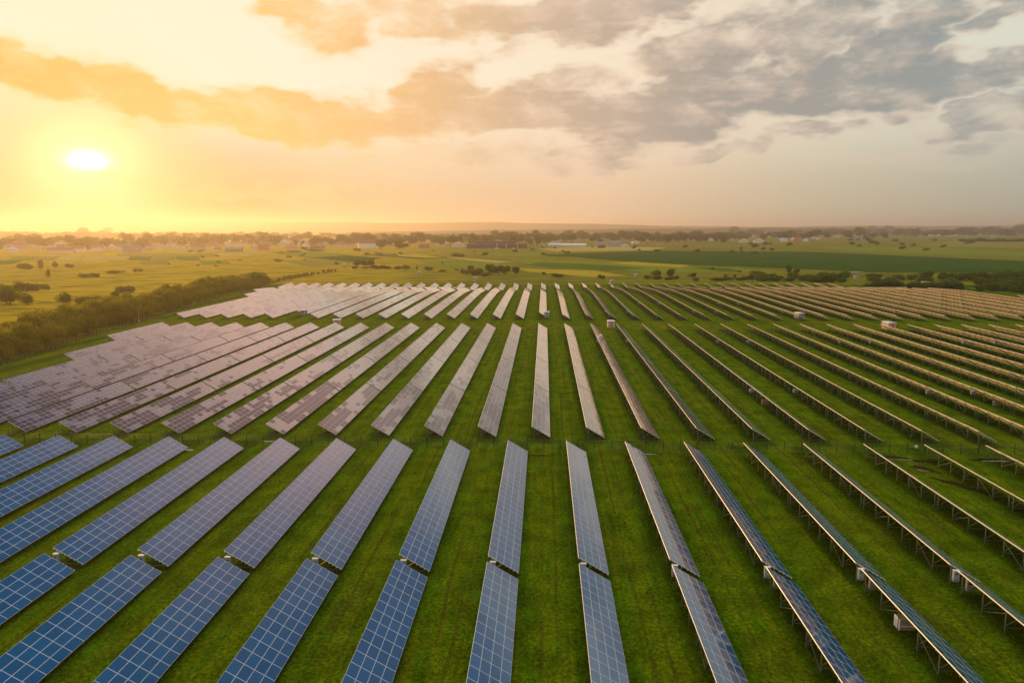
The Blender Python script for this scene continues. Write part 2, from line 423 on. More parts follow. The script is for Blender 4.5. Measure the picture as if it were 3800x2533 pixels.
def slope_z(x): return ZH - x * st / ct
PURL = [.12, .62, 1.12, 1.62, 2.4, 2.9, 3.4, 3.9]
mats3 = [M['panel'], M['frame'], M['back']]
tall = MB().box((0, 0, (slope_z(XT) - .22) / 2 - .15), (.11, .09, slope_z(XT) - .22 + .3)).mesh('tall_post', [M['steel']])
short = MB().box((0, 0, (slope_z(XS) - .22) / 2 - .15), (.10, .08, slope_z(XS) - .22 + .3)).mesh('short_post', [M['steel']])
rafter = MB().bar(on(.10, 0, -.17), on(3.95, 0, -.17), .07, .12).mesh('rafter', [M['steel']])
brace = MB().bar((XT + .06, .05, .62), (XT + 1.25, .05, slope_z(XT + 1.25) - .24), .07).mesh('brace', [M['steel']])
tie = MB().bar((XT + .06, .06, .42), (XS - .05, .06, .34), .07).mesh('tie_bar', [M['steel']])
def purlin_mesh(L): return MB().bar((0, -L / 2 - .14, 0), (0, L / 2 + .14, 0), .06, .075).mesh('purlin', [M['zinc']])
def diag_mesh(h): return MB().bar((XT - .07, 0, slope_z(XT) - .4), (XT - .07, h, .12), .055).mesh('diagonal', [M['steel']])
def diag_spans(groups):
    out = []
    for gsp in groups:
        if len(gsp) > 3: out += [(gsp[2], gsp[1]), (gsp[-3], gsp[-2])] if len(gsp) > 5 else [(gsp[2], gsp[1])]
    return out
def panel_mesh(ncol, pitch):
    mb = MB()
    for c in range(ncol):
        for r in range(4): module_box(mb, c, r, ncol, pitch)
    return mb.mesh('panel_face', mats3)
def frame_mesh(ncol, pitch, posts=True, purl=True):
    mb = MB(); z0 = 0; L = ncol * pitch; gs = post_ys(ncol, pitch)
    for v in PURL if purl else []: mb.bar(on(v, -L / 2 - .14, -.09), on(v, L / 2 + .14, -.09), .06, .075, 1)
    for y in [y for q in gs for y in q]:
        if posts:
            mb.box((XT, y, (slope_z(XT) - .22) / 2 - .15), (.11, .09, slope_z(XT) - .22 + .3))
            mb.box((XS, y, (slope_z(XS) - .22) / 2 - .15), (.10, .08, slope_z(XS) - .22 + .3))
        mb.bar(on(.10, y, -.17), on(3.95, y, -.17), .07, .12)
        mb.bar((XT + .06, y + .05, .62), (XT + 1.25, y + .05, slope_z(XT + 1.25) - .24), .07)
        mb.bar((XT + .06, y + .06, .42), (XS - .05, y + .06, .34), .07)
    for a, b in diag_spans(gs): mb.bar((XT - .07, a, slope_z(XT) - .4), (XT - .07, b, .12), .055)
    return mb.mesh('support_frame', [M['steel'], M['zinc']])
cache = {}
def cached(key, fn):
    if key not in cache: cache[key] = fn()
    return cache[key]
TM = Matrix.Rotation(TILT, 4, 'Y')
def table(x, y0, ncol, pitch, detail):
    L = ncol * pitch; yc = y0 + L / 2
    za, zb = terrain(x, y0), terrain(x, y0 + L)
    root = link('solar_table', None, loc=(x, yc, (za + zb) / 2), rot=(math.atan2(zb - za, L), 0, 0))
    gs = post_ys(ncol, pitch); ys = [y for q in gs for y in q]
    if detail == 2:
        rw = SLOPE / 4; k = 0
        for c in range(ncol):
            for r in range(4):
                me = cached(('mod', c, r, ncol), lambda: (lambda mb: (module_box(mb, c, r, ncol, pitch, True), mb.mesh('solar_panel', [M['panel_a'], M['frame'], M['back']]))[1])(MB()))
                p = on((r + .5) * rw, (c + .5 - ncol / 2) * pitch)
                link('solar_panel', me, root, matrix=Matrix.Translation(p) @ TM)
        for y in ys:
            link('tall_post', tall, root, loc=(XT, y, 0)); link('short_post', short, root, loc=(XS, y, 0))
            link('rafter', rafter, root, loc=(0, y, 0)); link('brace', brace, root, loc=(0, y, 0)); link('tie_bar', tie, root, loc=(0, y, 0))
        for v in PURL: link('purlin', cached(('pur', L), lambda: purlin_mesh(L)), root, loc=on(v, 0, -.09))
        for a, b in diag_spans(gs): link('diagonal', cached(('dia', round(b - a, 3)), lambda: diag_mesh(b - a)), root, loc=(0, a, 0))
    elif detail == 1:
        link('panel_face', cached(('pf', ncol), lambda: panel_mesh(ncol, pitch)), root)
        link('support_frame', cached(('sf1', ncol), lambda: frame_mesh(ncol, pitch, posts=False)), root)
        for y in ys:
            link('tall_post', tall, root, loc=(XT, y, 0)); link('short_post', short, root, loc=(XS, y, 0))
    else:
        link('panel_face', cached(('pf', ncol), lambda: panel_mesh(ncol, pitch)), root)
        link('support_frame', cached(('sf0', ncol), lambda: frame_mesh(ncol, pitch)), root)
    return root

FENCE = [(-139, 60), (-152, 150), (-159, 193), (-164, 225), (-172, 263), (-174, 287), (-182, 344), (-196, 427), (-212, 536), (-216, 640), (-206, 705)]
def fence_x(y):
    for (xa, ya), (xb, yb) in zip(FENCE, FENCE[1:]):
        if ya <= y <= yb: return xa + (xb - xa) * (y - ya) / (yb - ya)
    return -139 if y < 60 else -206
def seen(x, y0, y1):
    best = 0
    P = [project(x + dx, y, z) for dx, z in ((0, ZH), (W, ZL)) for y in (y0, (y0 + y1) / 2, y1)]
    P = [p for p in P if p]
    if not P: return 0
    xs = [p[0] for p in P]; ys = [p[1] for p in P]
    if max(xs) < 6 or min(xs) > 3794 or min(ys) > 2528: return 0
    w = min(max(xs), 3800) - max(min(xs), 0); h = min(max(ys), 2533) - min(ys)
    return max(1, w) * max(1, h)
ORD = ['', 'first', 'second', 'third', 'fourth', 'fifth', 'sixth', 'seventh', 'eighth', 'ninth', 'tenth', 'eleventh', 'twelfth', 'thirteenth', 'fourteenth',
       'fifteenth', 'sixteenth', 'seventeenth', 'eighteenth', 'nineteenth', 'twentieth', 'twenty-first', 'twenty-second', 'twenty-third', 'twenty-fourth', 'twenty-fifth',
       'twenty-sixth', 'twenty-seventh', 'twenty-eighth', 'twenty-ninth', 'thirtieth']
jobs = []
P167 = 1.660
for j in range(-6, 16):
    x = 3.985 + (j - 5) * S
    jobs.append(('A', j - 5, 'far', x, 74.3, 26, 1.70)); jobs.append(('A', j - 5, 'near', x, 72.8 - 22 * 1.70, 22, 1.70))
for i in range(-24, 30):
    x = -2.2 + S * i
    for k, nm in enumerate(('nearest', 'second', 'third', 'farthest')):
        jobs.append(('B', i, nm, x, 127.3 + 37.15 * k, 22, P167))
    y = 305.3
    for k, (nm, n) in enumerate((('nearest', 13), ('second', 22), ('third', 22), ('fourth', 22), ('farthest', 21))):
        jobs.append(('C', i, nm, x, y, n, P167)); y += n * P167 + .35
    jobs.append(('D', i, 'nearer', x, 479.5, 15, P167)); jobs.append(('D', i, 'farther', x, 479.5 + 15 * P167 + .4, 17, P167))
todo = []
for jb in jobs:
    fld, i, nm, x, y0, n, pitch = jb
    y1 = y0 + n * pitch
    if fld != 'A' and min(x - fence_x(y0), x - fence_x(y1)) < 10: continue
    if fld == 'C' and y1 > 437 and i > 25: continue
    if fld == 'D' and i > 24 - (3 if nm == 'farther' else 0): continue
    if i == 0 and fld == 'C' and nm == 'nearest': y0 += 6.7; n -= 4                 # the centre row starts behind its kiosk
    if i == -11 and fld == 'C' and nm == 'nearest': y0 += 11.7; n -= 7               # the row behind the grey kiosk
    a = seen(x, y0, y1)
    if a: todo.append((a, fld, i, nm, x, y0, n, pitch))
todo.sort(key=lambda q: -q[0])
NAMES = {'A': 'front field', 'B': 'middle field', 'C': 'far field', 'D': 'rearmost field'}
def table_label(fld, i, nm):
    look = {'A': 'blue', 'B': 'rose-grey', 'C': 'pale', 'D': 'pale'}[fld] if i < 4 else ('edge-on' if fld in 'AB' and i < 9 else 'gold-backed')
    side = 'upright centre row' if i == 0 else '%s row %s of the upright centre row' % (ORD[abs(i)], 'left' if i < 0 else 'right')
    return '%s solar table, %s, %s, %s' % (look, NAMES[fld], side, {'near': 'near end', 'far': 'far end'}.get(nm, nm + ' in line'))
LIM = 300
rest = MB()
for k, (a, fld, i, nm, x, y0, n, pitch) in enumerate(todo):
    if k < LIM:
        o = table(x, y0, n, pitch, {'A': 2, 'B': 1}.get(fld, 0))
        tag(o, table_label(fld, i, nm), 'solar table', 'solar tables of the ' + NAMES[fld])
    else:
        L = n * pitch; za, zb = terrain(x, y0), terrain(x, y0 + L)
        mx = Matrix.Translation((x, y0 + L / 2, (za + zb) / 2)) @ Matrix.Rotation(math.atan2(zb - za, L), 4, 'X')
        for me, off in ((cached(('pf', n), lambda: panel_mesh(n, pitch)), 0), (cached(('sf0', n), lambda: frame_mesh(n, pitch)), 3)):
            vs = [mx @ v.co for v in me.vertices]; b = len(rest.v); rest.v += [tuple(v) for v in vs]
            uvs = me.uv_layers[0].data
            for p in me.polygons:
                rest.f.append(tuple(b + q for q in p.vertices)); rest.mi.append(p.material_index + off)
                rest.uv.append(tuple(tuple(uvs[l].uv + Vector((31 * (k % 97), 0))) for l in p.loop_indices))
if rest.f:
    o = link('distant_solar_tables', rest.mesh('distant_solar_tables', mats3 + [M['steel'], M['zinc']])); o['kind'] = 'stuff'
    tag(o, 'mass of small distant solar tables behind the far field', 'solar tables')
print('TABLES', len(todo), {f: sum(1 for q in todo if q[1] == f) for f in 'ABCD'})

# ------------------------------------------------------------------ inverters on the tables
def cabinet(name, label, cat, group, loc, d, face, strip=None, boxed=True):
    r = thing(name, label, cat, loc, group=group)
    mb = MB().box((0, 0, d[2] / 2), d); link('case', mb.mesh('case', [face]), r)
    link('lid', MB().box((0, 0, d[2] + .02), (d[0] + .06, d[1] + .06, .04)).mesh('lid', [M['kioskroof']]), r)
    if strip:
        link('strip', MB().box((0, -d[1] / 2 - .006, d[2] * .13), (d[0] * .66, .012, .07)).mesh('strip', [strip]), r)
    link('vent', MB().box((0, -d[1] / 2 - .008, d[2] * .72), (d[0] * .5, .016, d[2] * .14)).mesh('vent', [M['louvre']]), r)
    link('bracket', MB().box((0, d[1] / 2 + .05, d[2] * .3), (d[0] * .8, .1, .05)).box((0, d[1] / 2 + .05, d[2] * .8), (d[0] * .8, .1, .05)).mesh('bracket', [M['steel']]), r)
    return r
def where(i): return 'centre row' if i == 0 else '%s row %s of the centre row' % (ORD[abs(i)], 'left' if i < 0 else 'right')
for j in range(-1, 10):
    x = 3.985 + (j - 5) * S; i = j - 5
    cabinet('inverter_cabinet', 'tall pale inverter cabinet, left of front-gap pair, %s' % where(i), 'inverter', 'inverter cabinets in the gap of the front field', (x + .55, 73.95, .75), (.62, .34, 1.25), M['inverter'], M['maroon'])
    cabinet('inverter_cabinet', 'tall grey inverter cabinet, right of front-gap pair, %s' % where(i), 'inverter', 'inverter cabinets in the gap of the front field', (x + 1.0, 72.25, .55), (.58, .34, 1.2), M['invgrey'], M['maroon'])
    cabinet('junction_box', 'small square junction box, front gap, %s' % where(i), 'junction box', 'junction boxes in the front gap', (x + 1.6, 72.6, .5), (.38, .22, .40), M['invgrey'])
r = thing('storage_crate', 'large pale crate under the second near table from the right', 'crate', (3.985 + 3 * S + 1.2, 65.6, 0))
link('crate_body', MB().box((0, 0, .62), (1.5, 1.1, 1.1)).mesh('crate_body', [M['invgrey']]), r)
link('crate_rail', MB().box((0, -.57, .5), (1.5, .05, .08)).box((-.77, 0, .62), (.05, 1.1, 1.15)).mesh('crate_rail', [M['white']]), r)
for (i, y, z) in [(5, 163.9, .95), (6, 163.9, .95), (9, 163.9, .95), (10, 163.9, .95), (13, 163.9, .95), (14, 163.9, .95)] + [(i, 238.3, .95) for i in (2, 3, 6, 7, 10, 11, 14, 15, 18, 19)] + [(i, 363.6, .95) for i in (5, 6, 9, 10, 13, 14, 17, 18, 21)] + [(i, 326.6, .95) for i in (3, 4, 7, 8, 11, 12, 15, 16)]:
    x = -2.2 + i * S
    fn = 'middle field' if y < 300 else 'far field'
    pl = {163.9: 'front gap', 238.3: 'back gap', 363.6: 'back gap', 326.6: 'front gap'}[y]
    cabinet('inverter_box', 'flat pale inverter box, %s, %s, %s' % (pl, fn, where(i)), 'inverter', 'inverter boxes under the tables of the ' + fn, (x + .35, y, z), (1.15, .3, .75), M['inverter'])
for i, y in ((5, 156.0), (10, 156.4)):
    r = thing('storage_crate', 'brownish slatted crate under the %s table right of the centre row' % ORD[i], 'crate', (-2.2 + i * S + 1.1, y, 0))
    link('crate_body', MB().box((0, 0, .6), (1.4, .9, 1.05)).mesh('crate_body', [M['wood']]), r)
    link('crate_rail', MB().box((0, -.47, .35), (1.4, .05, .08)).box((0, -.47, .9), (1.4, .05, .08)).mesh('crate_rail', [M['wood']]), r)

# ------------------------------------------------------------------ kiosks
def kiosk(label, loc, w, d, h, yaw, door=None, openings=(), side=(), sign=False, tilt_roof=.10):
    """w across the front (-y side), d deep; side pieces sit on the -x or +x wall"""
    r = thing('transformer_kiosk', label, 'kiosk', loc, (0, 0, yaw), 'transformer kiosks among the solar tables')
    mb = MB().box((0, 0, h / 2 + .06), (w, d, h - .12)).box((0, 0, .05), (w + .16, d + .16, .22)); link('wall', mb.mesh('wall', [M['kiosk']]), r)
    rm = MB(); n = 6
    for k in range(n):                                    # a thin slab cast with a slight hump
        xa, xb = -w / 2 - .18 + (w + .36) * k / n, -w / 2 - .18 + (w + .36) * (k + 1) / n
        f = lambda q: h + tilt_roof * (1 - (2 * q / (w + .36)) ** 2)
        y = d / 2 + .18
        rm.hexa([Vector(p) for p in ((xa, -y, f(xa)), (xb, -y, f(xb)), (xb, y, f(xb)), (xa, y, f(xa)), (xa, -y, f(xa) + .13), (xb, -y, f(xb) + .13), (xb, y, f(xb) + .13), (xa, y, f(xa) + .13))])
    link('roof', rm.mesh('roof', [M['kioskroof']]), r)
    if door:
        x0, dw, mat = door
        dd = link('door', MB().box((x0, -d / 2 - .025, h * .46), (dw, .06, h * .86)).mesh('door', [mat]), r)
        link('handle', MB().box((x0 + dw * .36, -d / 2 - .08, h * .45), (.06, .06, .22)).mesh('handle', [M['steel']]), dd)
        link('warning_sign', MB().poly([(x0 - .26, -d / 2 - .062, h * .60), (x0 + .26, -d / 2 - .062, h * .60), (x0, -d / 2 - .062, h * .76)]).mesh('warning_sign', [M['yellow']]), dd)
        link('door_frame', MB().box((x0 - dw / 2 - .05, -d / 2 - .02, h * .46), (.09, .07, h * .9)).box((x0 + dw / 2 + .05, -d / 2 - .02, h * .46), (.09, .07, h * .9)).mesh('door_frame', [M['kioskroof']]), r)
    for x0, z0, ww, hh in openings:
        q = link('louvre', MB().box((x0, -d / 2 - .012, z0), (ww, .05, hh)).mesh('louvre', [M['louvre']]), r)
        sl = MB()
        for k in range(5): sl.box((x0, -d / 2 - .045, z0 - hh / 2 + hh * (k + .5) / 5), (ww * .96, .03, .035))
        link('slats', sl.mesh('slats', [M['invgrey']]), q)
    for sx, y0, z0, ww, hh, mat, nm in side:
        link(nm, MB().box((sx * (w / 2 + .02), y0, z0), (.06, ww, hh)).mesh(nm, [M[mat]]), r)
    return r
O = 'orange'
kiosk('grey kiosk with one orange front door beside the middle field, right of centre', (27.2, 283.6, 0), 2.75, 3.4, 2.45, R(1), (.05, .95, M[O]), side=((-1, .9, 1.1, .95, 2.0, O, 'side_door'),))
kiosk('long white kiosk with two orange doors and a red sign, far right', (136.5, 281.0, 0), 3.0, 5.2, 2.55, R(2), (.25, 1.25, M[O]), side=((-1, 1.4, 1.2, 1.05, 2.1, O, 'side_door'), (-1, -.6, 1.45, 1.1, 1.0, 'red', 'sign')))
kiosk('white kiosk with dark stacked louvres on the right grass lane', (112.6, 312.2, 0), 2.5, 4.6, 2.55, R(3), None, ((.45, 1.85, 1.2, .62), (.45, .65, 1.2, .62)), ((-1, .9, 1.8, .9, .75, 'louvre', 'side_louvre'), (-1, -1.2, 1.8, .8, .75, 'louvre', 'side_louvre'), (-1, -1.2, .7, .8, .6, 'louvre', 'side_louvre')))
kiosk('small grey kiosk with two louvres at the centre row\'s near end', (1.2, 314.9, 0), 2.35, 2.6, 2.45, R(-1), None, ((.3, 1.75, .95, .5), (.3, .6, .95, .5)))
kiosk('grey kiosk with dark louvres and a brown side door on the left lane', (-112.3, 320.2, 0), 3.0, 3.3, 2.4, R(14), (1.05, .55, M['louvre']), ((-.35, 1.75, 1.1, .62), (-.35, .5, 1.1, .6)), ((1, .2, 1.6, .9, .8, 'louvre', 'side_louvre'),))
kiosk('kiosk with an orange door half hidden behind a left table', (-86.0, 284.6, 0), 3.1, 3.2, 2.5, R(12), (-.1, 1.3, M[O]), (), ((1, -.2, 1.4, .8, 1.0, O, 'sign'), (1, 1.1, 1.15, .8, 2.1, O, 'side_door')))
def pz(px, py): x, y, z = ground(px, py); return (x, y, z)
kiosk('small white kiosk with a dark window behind the far field\'s centre', pz(2270, 1053), 2.6, 2.6, 2.7, 0, None, ((.2, 1.3, 1.1, 1.2),))
kiosk('pale blue-grey kiosk beside the shrubs beyond the far tables, right', pz(3176, 1034), 3.4, 2.4, 2.4, 0, None, ((-.5, 1.4, .8, .8), (.7, 1.4, .8, .8)))
kiosk('white kiosk at the right corner of the rearmost field', pz(3436, 1059), 6.0, 3.0, 2.8, R(-4), None, ((-2.2, 1.2, .8, 1.4),))
kiosk('small grey kiosk with a dark doorway left of the rear treetops', pz(1555, 1022), 2.9, 2.6, 3.4, 0, (.1, .9, M['louvre']), ())
kiosk('pale kiosk with a dark window between the rear tables', pz(1764, 1041), 3.3, 2.8, 2.9, 0, None, ((-.2, 1.5, 1.6, .8),))

# ------------------------------------------------------------------ watchtowers, poles
def tower(label, loc, mat, hgt=6.2, w=2.0):
    r = thing('watchtower', label, 'watchtower', loc, group='watchtowers behind the fields')
    for sx in (-1, 1):
        for sy in (-1, 1):
            link('leg', MB().bar((sx * w * .72, sy * w * .72, -.2), (sx * w * .42, sy * w * .42, hgt * .56), .16).mesh('leg', [M['wood']]), r)
    q = MB()
    for sx in (-1, 1):
        q.bar((sx * w * .66, -w * .68, .5), (-sx * w * .44, -w * .46, hgt * .5), .10); q.bar((sx * w * .66, w * .68, .5), (-sx * w * .44, w * .46, hgt * .5), .10)
    link('cross_brace', q.mesh('cross_brace', [M['wood']]), r)
    c = link('cabin', MB().box((0, 0, hgt * .56 + 1.05), (w, w, 2.1)).mesh('cabin', [mat]), r)
    link('window', MB().box((0, -w / 2 - .01, hgt * .56 + 1.35), (.5, .05, .75)).mesh('window', [M['glass']]), c)
    link('roof', MB().box((0, 0, hgt * .56 + 2.22), (w + .4, w + .4, .25)).mesh('roof', [M['kioskroof']]), r)
tower('pale blue wooden watchtower on splayed legs behind the centre tables', pz(2359, 1043), M['blue'])
tower('faded grey watchtower behind the leftmost rear tables', pz(1279, 996), M['white'], 7.0, 2.1)
def pole(label, loc, h, arm=.6, cam=True):
    r = thing('lamp_pole', label, 'pole', loc, group='poles along the farm edge')
    link('mast', MB().tube([(0, 0, -.2), (0, 0, h * .5), (0, 0, h)], [.11, .09, .06]).mesh('mast', [M['kiosk']]), r)
    link('lamp_arm', MB().bar((0, 0, h - .1), (arm, -.1, h + .05), .06).box((arm, -.1, h), (.45, .18, .12)).mesh('lamp_arm', [M['kiosk']]), r)
    if cam: link('control_box', MB().box((.16, 0, 1.3), (.3, .25, .5)).mesh('control_box', [M['white']]), r)
pole('tall thin lamp pole beside the left fence, before the tree belt', pz(517, 1202), 7.0)
pole('thin pale pole before the tree belt at the far left corner', pz(1026, 1032), 7.5)
pole('thin pole at the right rear edge beside dark shrubs', pz(2801, 1048), 7.0)
pole('wooden power pole in the tan field left of the sheds', pz(1999, 923), 12.0, cam=False)

# ------------------------------------------------------------------ fences
def wire_fence(name, label, pts, step, h, strut_every, mesh_step):
    r = thing(name, label, 'fence', (0, 0, 0))
    seg = []; carry = 0
    for (xa, ya), (xb, yb) in zip(pts, pts[1:]):
        L = math.hypot(xb - xa, yb - ya); d = carry
        while d < L: seg.append((xa + (xb - xa) * d / L, ya + (yb - ya) * d / L)); d += step
        carry = d - L
    seg.sort(key=lambda p: math.hypot(p[0], p[1]))
    pm = MB().box((0, 0, h / 2 - .1), (.10, .10, h + .2)).mesh('fence_post', [M['fence']])
    over = MB()
    for k, (x, y) in enumerate(seg):
        z = terrain(x, y)
        if k < 98: link('fence_post', pm, r, loc=(x, y, z))
        else: over.box((x, y, z + h / 2 - .1), (.07, .07, h + .2))
    if over.f:
        o = link('fence_posts', over.mesh('fence_posts', [M['fence']]), r); o['kind'] = 'stuff'
    seg2 = []; carry = 0
    for (xa, ya), (xb, yb) in zip(pts, pts[1:]):
        L = math.hypot(xb - xa, yb - ya); d = carry
        while d < L: seg2.append((xa + (xb - xa) * d / L, ya + (yb - ya) * d / L)); d += step
        carry = d - L
    w = MB(); st_ = MB()
    for k, ((xa, ya), (xb, yb)) in enumerate(zip(seg2, seg2[1:])):
        za, zb = terrain(xa, ya), terrain(xb, yb)
        for q in range(8):
            t = .08 + (h - .14) * q / 7; w.bar((xa, ya, za + t), (xb, yb, zb + t), .008 if 0 < q < 7 else .018)
        n = int(step / mesh_step)
        for q in range(1, n):
            t = q / n; x, y, z = xa + (xb - xa) * t, ya + (yb - ya) * t, za + (zb - za) * t
            w.bar((x, y, z + .08), (x, y, z + h - .06), .007)
        if strut_every and k % strut_every == strut_every // 2:
            L = math.hypot(xb - xa, yb - ya); ux, uy = (xb - xa) / L, (yb - ya) / L
            for sgn in (-1, 1): st_.bar((xa, ya, za + h * .8), (xa + ux * sgn * 1.25, ya + uy * sgn * 1.25, za - .05), .05)
    link('wire_mesh', w.mesh('wire_mesh', [M['wire']]), r)
    if st_.f: link('struts', st_.mesh('struts', [M['fence']]), r)
wire_fence('wire_fence', 'thin dark wire fence crossing between the front and middle fields', [(-128, 122.6), (128, 121.6)], 3.05, 1.75, 9, 9)
wire_fence('mesh_fence', 'long wire mesh fence along the foot of the left tree belt', FENCE[1:], 3.0, 1.8, 12, .3)

# ------------------------------------------------------------------ puddles, bare soil, litter
def splotch(name, mat, cx, cy, rx, ry, dz, seed, rot=0., n=40):
    rr = random.Random(seed); ph = [rr.uniform(0, 6.28) for _ in range(5)]
    pts = []
    for k in range(n):
        a = 2 * math.pi * k / n; q = 1 + .22 * math.sin(2 * a + ph[0]) + .16 * math.sin(3 * a + ph[1]) + .12 * math.sin(5 * a + ph[2]) + .07 * math.sin(9 * a + ph[3]) + .05 * math.sin(13 * a + ph[4])
        x, y = rx * q * math.cos(a), ry * q * math.sin(a)
        x, y = x * math.cos(rot) - y * math.sin(rot), x * math.sin(rot) + y * math.cos(rot)
        pts.append((cx + x, cy + y, terrain(cx, cy) + dz))
    mb = MB(); mb.poly(pts)
    structure(name, mb.mesh(name, [mat]))
for k, (px, py, rx, ry, mat, nm, rot) in enumerate([
        (2420, 1682, 1.8, .55, 'soil', 'bare_soil', 0), (2413, 1684, 1.0, .28, 'water', 'puddle', 0), (703, 1669, .9, .32, 'water', 'puddle', 0), (1000, 1637, 1.6, .25, 'water', 'puddle', 0),
        (726, 1636, 1.4, .22, 'soil', 'bare_soil', 0), (2995, 1685, 2.0, .5, 'soil', 'bare_soil', 0), (3330, 1700, 5.0, 1.1, 'soil', 'bare_soil', -.3), (3430, 1740, 2.2, .9, 'soil', 'bare_soil', -.7), (3560, 1800, 3.8, .9, 'soil', 'bare_soil', -.9),
        (3690, 1708, 3.4, .9, 'soil', 'bare_soil', 0), (3700, 1711, 1.8, .35, 'water', 'puddle', 0), (3350, 1706, 1.6, .25, 'sand', 'bare_soil', -.2), (3420, 1745, .9, .25, 'sand', 'bare_soil', -.7),
        (2000, 1690, 2.0, .3, 'soil', 'bare_soil', 0), (2330, 1640, 1.9, .2, 'soil', 'bare_soil', 0)]):
    x, y, z = ground(px, py); splotch(nm, M[mat], x, y, rx, ry, .02 + .004 * k, k + 3, rot)
def specks(px, py, sx, sy, n, seed):
    cx, cy, _ = ground(px, py); rr = random.Random(seed); mb = MB()
    for k in range(n):
        x, y = cx + rr.gauss(0, sx), cy + rr.gauss(0, sy); q = rr.uniform(.03, .13); ph = rr.uniform(0, 6.28)
        mb.poly([(x + q * (1 + .4 * math.sin(3 * a + ph)) * math.cos(a), y + 1.8 * q * (1 + .3 * math.sin(2 * a - ph)) * math.sin(a), terrain(x, y) + .03 + .0005 * k) for a in [2 * math.pi * i / 14 for i in range(14)]])
    structure('bare_soil', mb.mesh('bare_soil', [M['soil']]))
for k, q in enumerate([(2300, 1935, .5, 1.8, 26), (2620, 2060, .35, 3.0, 20), (2400, 2200, .4, 2.2, 16), (2000, 1760, .5, 3.5, 16), (2560, 1900, .3, 3.5, 14), (3050, 2330, .6, 1.5, 12)]): specks(*q, 30 + k)
x, y, z = ground(3400, 1660)
tag(link('plastic_canister', MB().box((0, 0, .2), (.42, .36, .4)).box((.08, 0, .43), (.12, .12, .08)).mesh('plastic_canister', [M['white']]), loc=(x, y, z)), 'small white plastic canister on the grass behind the wire fence', 'canister')
# farm tracks
def track(pts, w, dz):
    mb = MB(); P = [ground(a, b) for a, b in pts]
    for (xa, ya, za), (xb, yb, zb) in zip(P, P[1:]):
        L = math.hypot(xb - xa, yb - ya); nx_, ny_ = -(yb - ya) / L * w, (xb - xa) / L * w
        mb.quad((xa - nx_, ya - ny_, za + dz), (xb - nx_, yb - ny_, zb + dz), (xb + nx_, yb + ny_, zb + dz), (xa + nx_, ya + ny_, za + dz))
    structure('dirt_track', mb.mesh('dirt_track', [M['sand']]))
track([(890, 926), (930, 940), (980, 948), (1040, 955)], 2.2, .6)
track([(3160, 1013), (3190, 1010)], 5, .5)

# ------------------------------------------------------------------ grass blades over the near turf
rng = np.random.default_rng(5)
NB = 200000
gy_ = 50 + 95 * rng.random(NB) ** 1.25; half = 22 + gy_ * .80
gx_ = -4 + (rng.random(NB) * 2 - 1) * half
hh = .05 + .15 * rng.random(NB) ** 2; an = rng.random(NB) * 6.283; ww = .04 + .05 * rng.random(NB)
lean = (rng.random((NB, 2)) - .5) * .3
V = np.zeros((NB * 3, 3), np.float32)
V[0::3] = np.stack([gx_ - np.cos(an) * ww, gy_ - np.sin(an) * ww, np.full(NB, -.02)], 1)
V[1::3] = np.stack([gx_ + np.cos(an) * ww, gy_ + np.sin(an) * ww, np.full(NB, -.02)], 1)
V[2::3] = np.stack([gx_ + lean[:, 0], gy_ + lean[:, 1], hh], 1)
me = bpy.data.meshes.new('grass'); me.vertices.add(NB * 3); me.vertices.foreach_set('co', V.ravel())
me.loops.add(NB * 3); me.loops.foreach_set('vertex_index', np.arange(NB * 3)); me.polygons.add(NB)
me.polygons.foreach_set('loop_start', np.arange(0, NB * 3, 3)); me.polygons.foreach_set('loop_total', np.full(NB, 3)); me.update()
me.materials.append(leaf_material('grass_blades', (.070, .115, .002), (.170, .225, .004), .5))
o = link('grass', me); o['kind'] = 'stuff'

# ------------------------------------------------------------------ trees and bushes
def crown_mesh(name, mat, seed, n, leaf, shape='round', lobes=9):
    rr = np.random.default_rng(seed)
    C, Rr = [], []
    for k in range(lobes):
        a = rr.random() * 6.283
        if shape == 'tall': c = (np.cos(a) * .17 * rr.random(), np.sin(a) * .17 * rr.random(), .25 + .62 * k / lobes); q = .13 + .11 * (1 - k / lobes) + .05 * rr.random()
        elif shape == 'bush': c = (np.cos(a) * .36 * rr.random() ** .5, np.sin(a) * .36 * rr.random() ** .5, .22 + .36 * rr.random()); q = .17 + .16 * rr.random()
        else: c = (np.cos(a) * .27 * rr.random() ** .5, np.sin(a) * .27 * rr.random() ** .5, .36 + .42 * rr.random()); q = .14 + .14 * rr.random()
        C.append(c); Rr.append(q)
    C = np.array(C); Rr = np.array(Rr); w = Rr ** 2 / (Rr ** 2).sum()
    L = rr.choice(lobes, n, p=w)
    d = rr.normal(size=(n, 3)); d /= np.linalg.norm(d, axis=1)[:, None]
    rad = Rr[L] * (1 - .55 * rr.random(n) ** 2.2 + .10 * rr.normal(size=n).clip(-1, 1.6))
    P = C[L] + d * rad[:, None]; P[:, 2] = P[:, 2].clip(.02, 1.08)
    nn = d + .7 * rr.normal(size=(n, 3)); nn /= np.linalg.norm(nn, axis=1)[:, None]
    u = np.cross(nn, rr.normal(size=(n, 3))); u /= np.linalg.norm(u, axis=1)[:, None]; v = np.cross(nn, u)
    s = (leaf * (.6 + .9 * rr.random(n)))[:, None]
    Q = np.stack([P - u * s, P - v * s * .6, P + u * s, P + v * s * .6], 1).reshape(-1, 3).astype(np.float32)
    me = bpy.data.meshes.new(name); me.vertices.add(n * 4); me.vertices.foreach_set('co', Q.ravel())
    me.loops.add(n * 4); me.loops.foreach_set('vertex_index', np.arange(n * 4)); me.polygons.add(n)
    me.polygons.foreach_set('loop_start', np.arange(0, n * 4, 4)); me.polygons.foreach_set('loop_total', np.full(n, 4)); me.update()
    me.materials.append(mat); return me
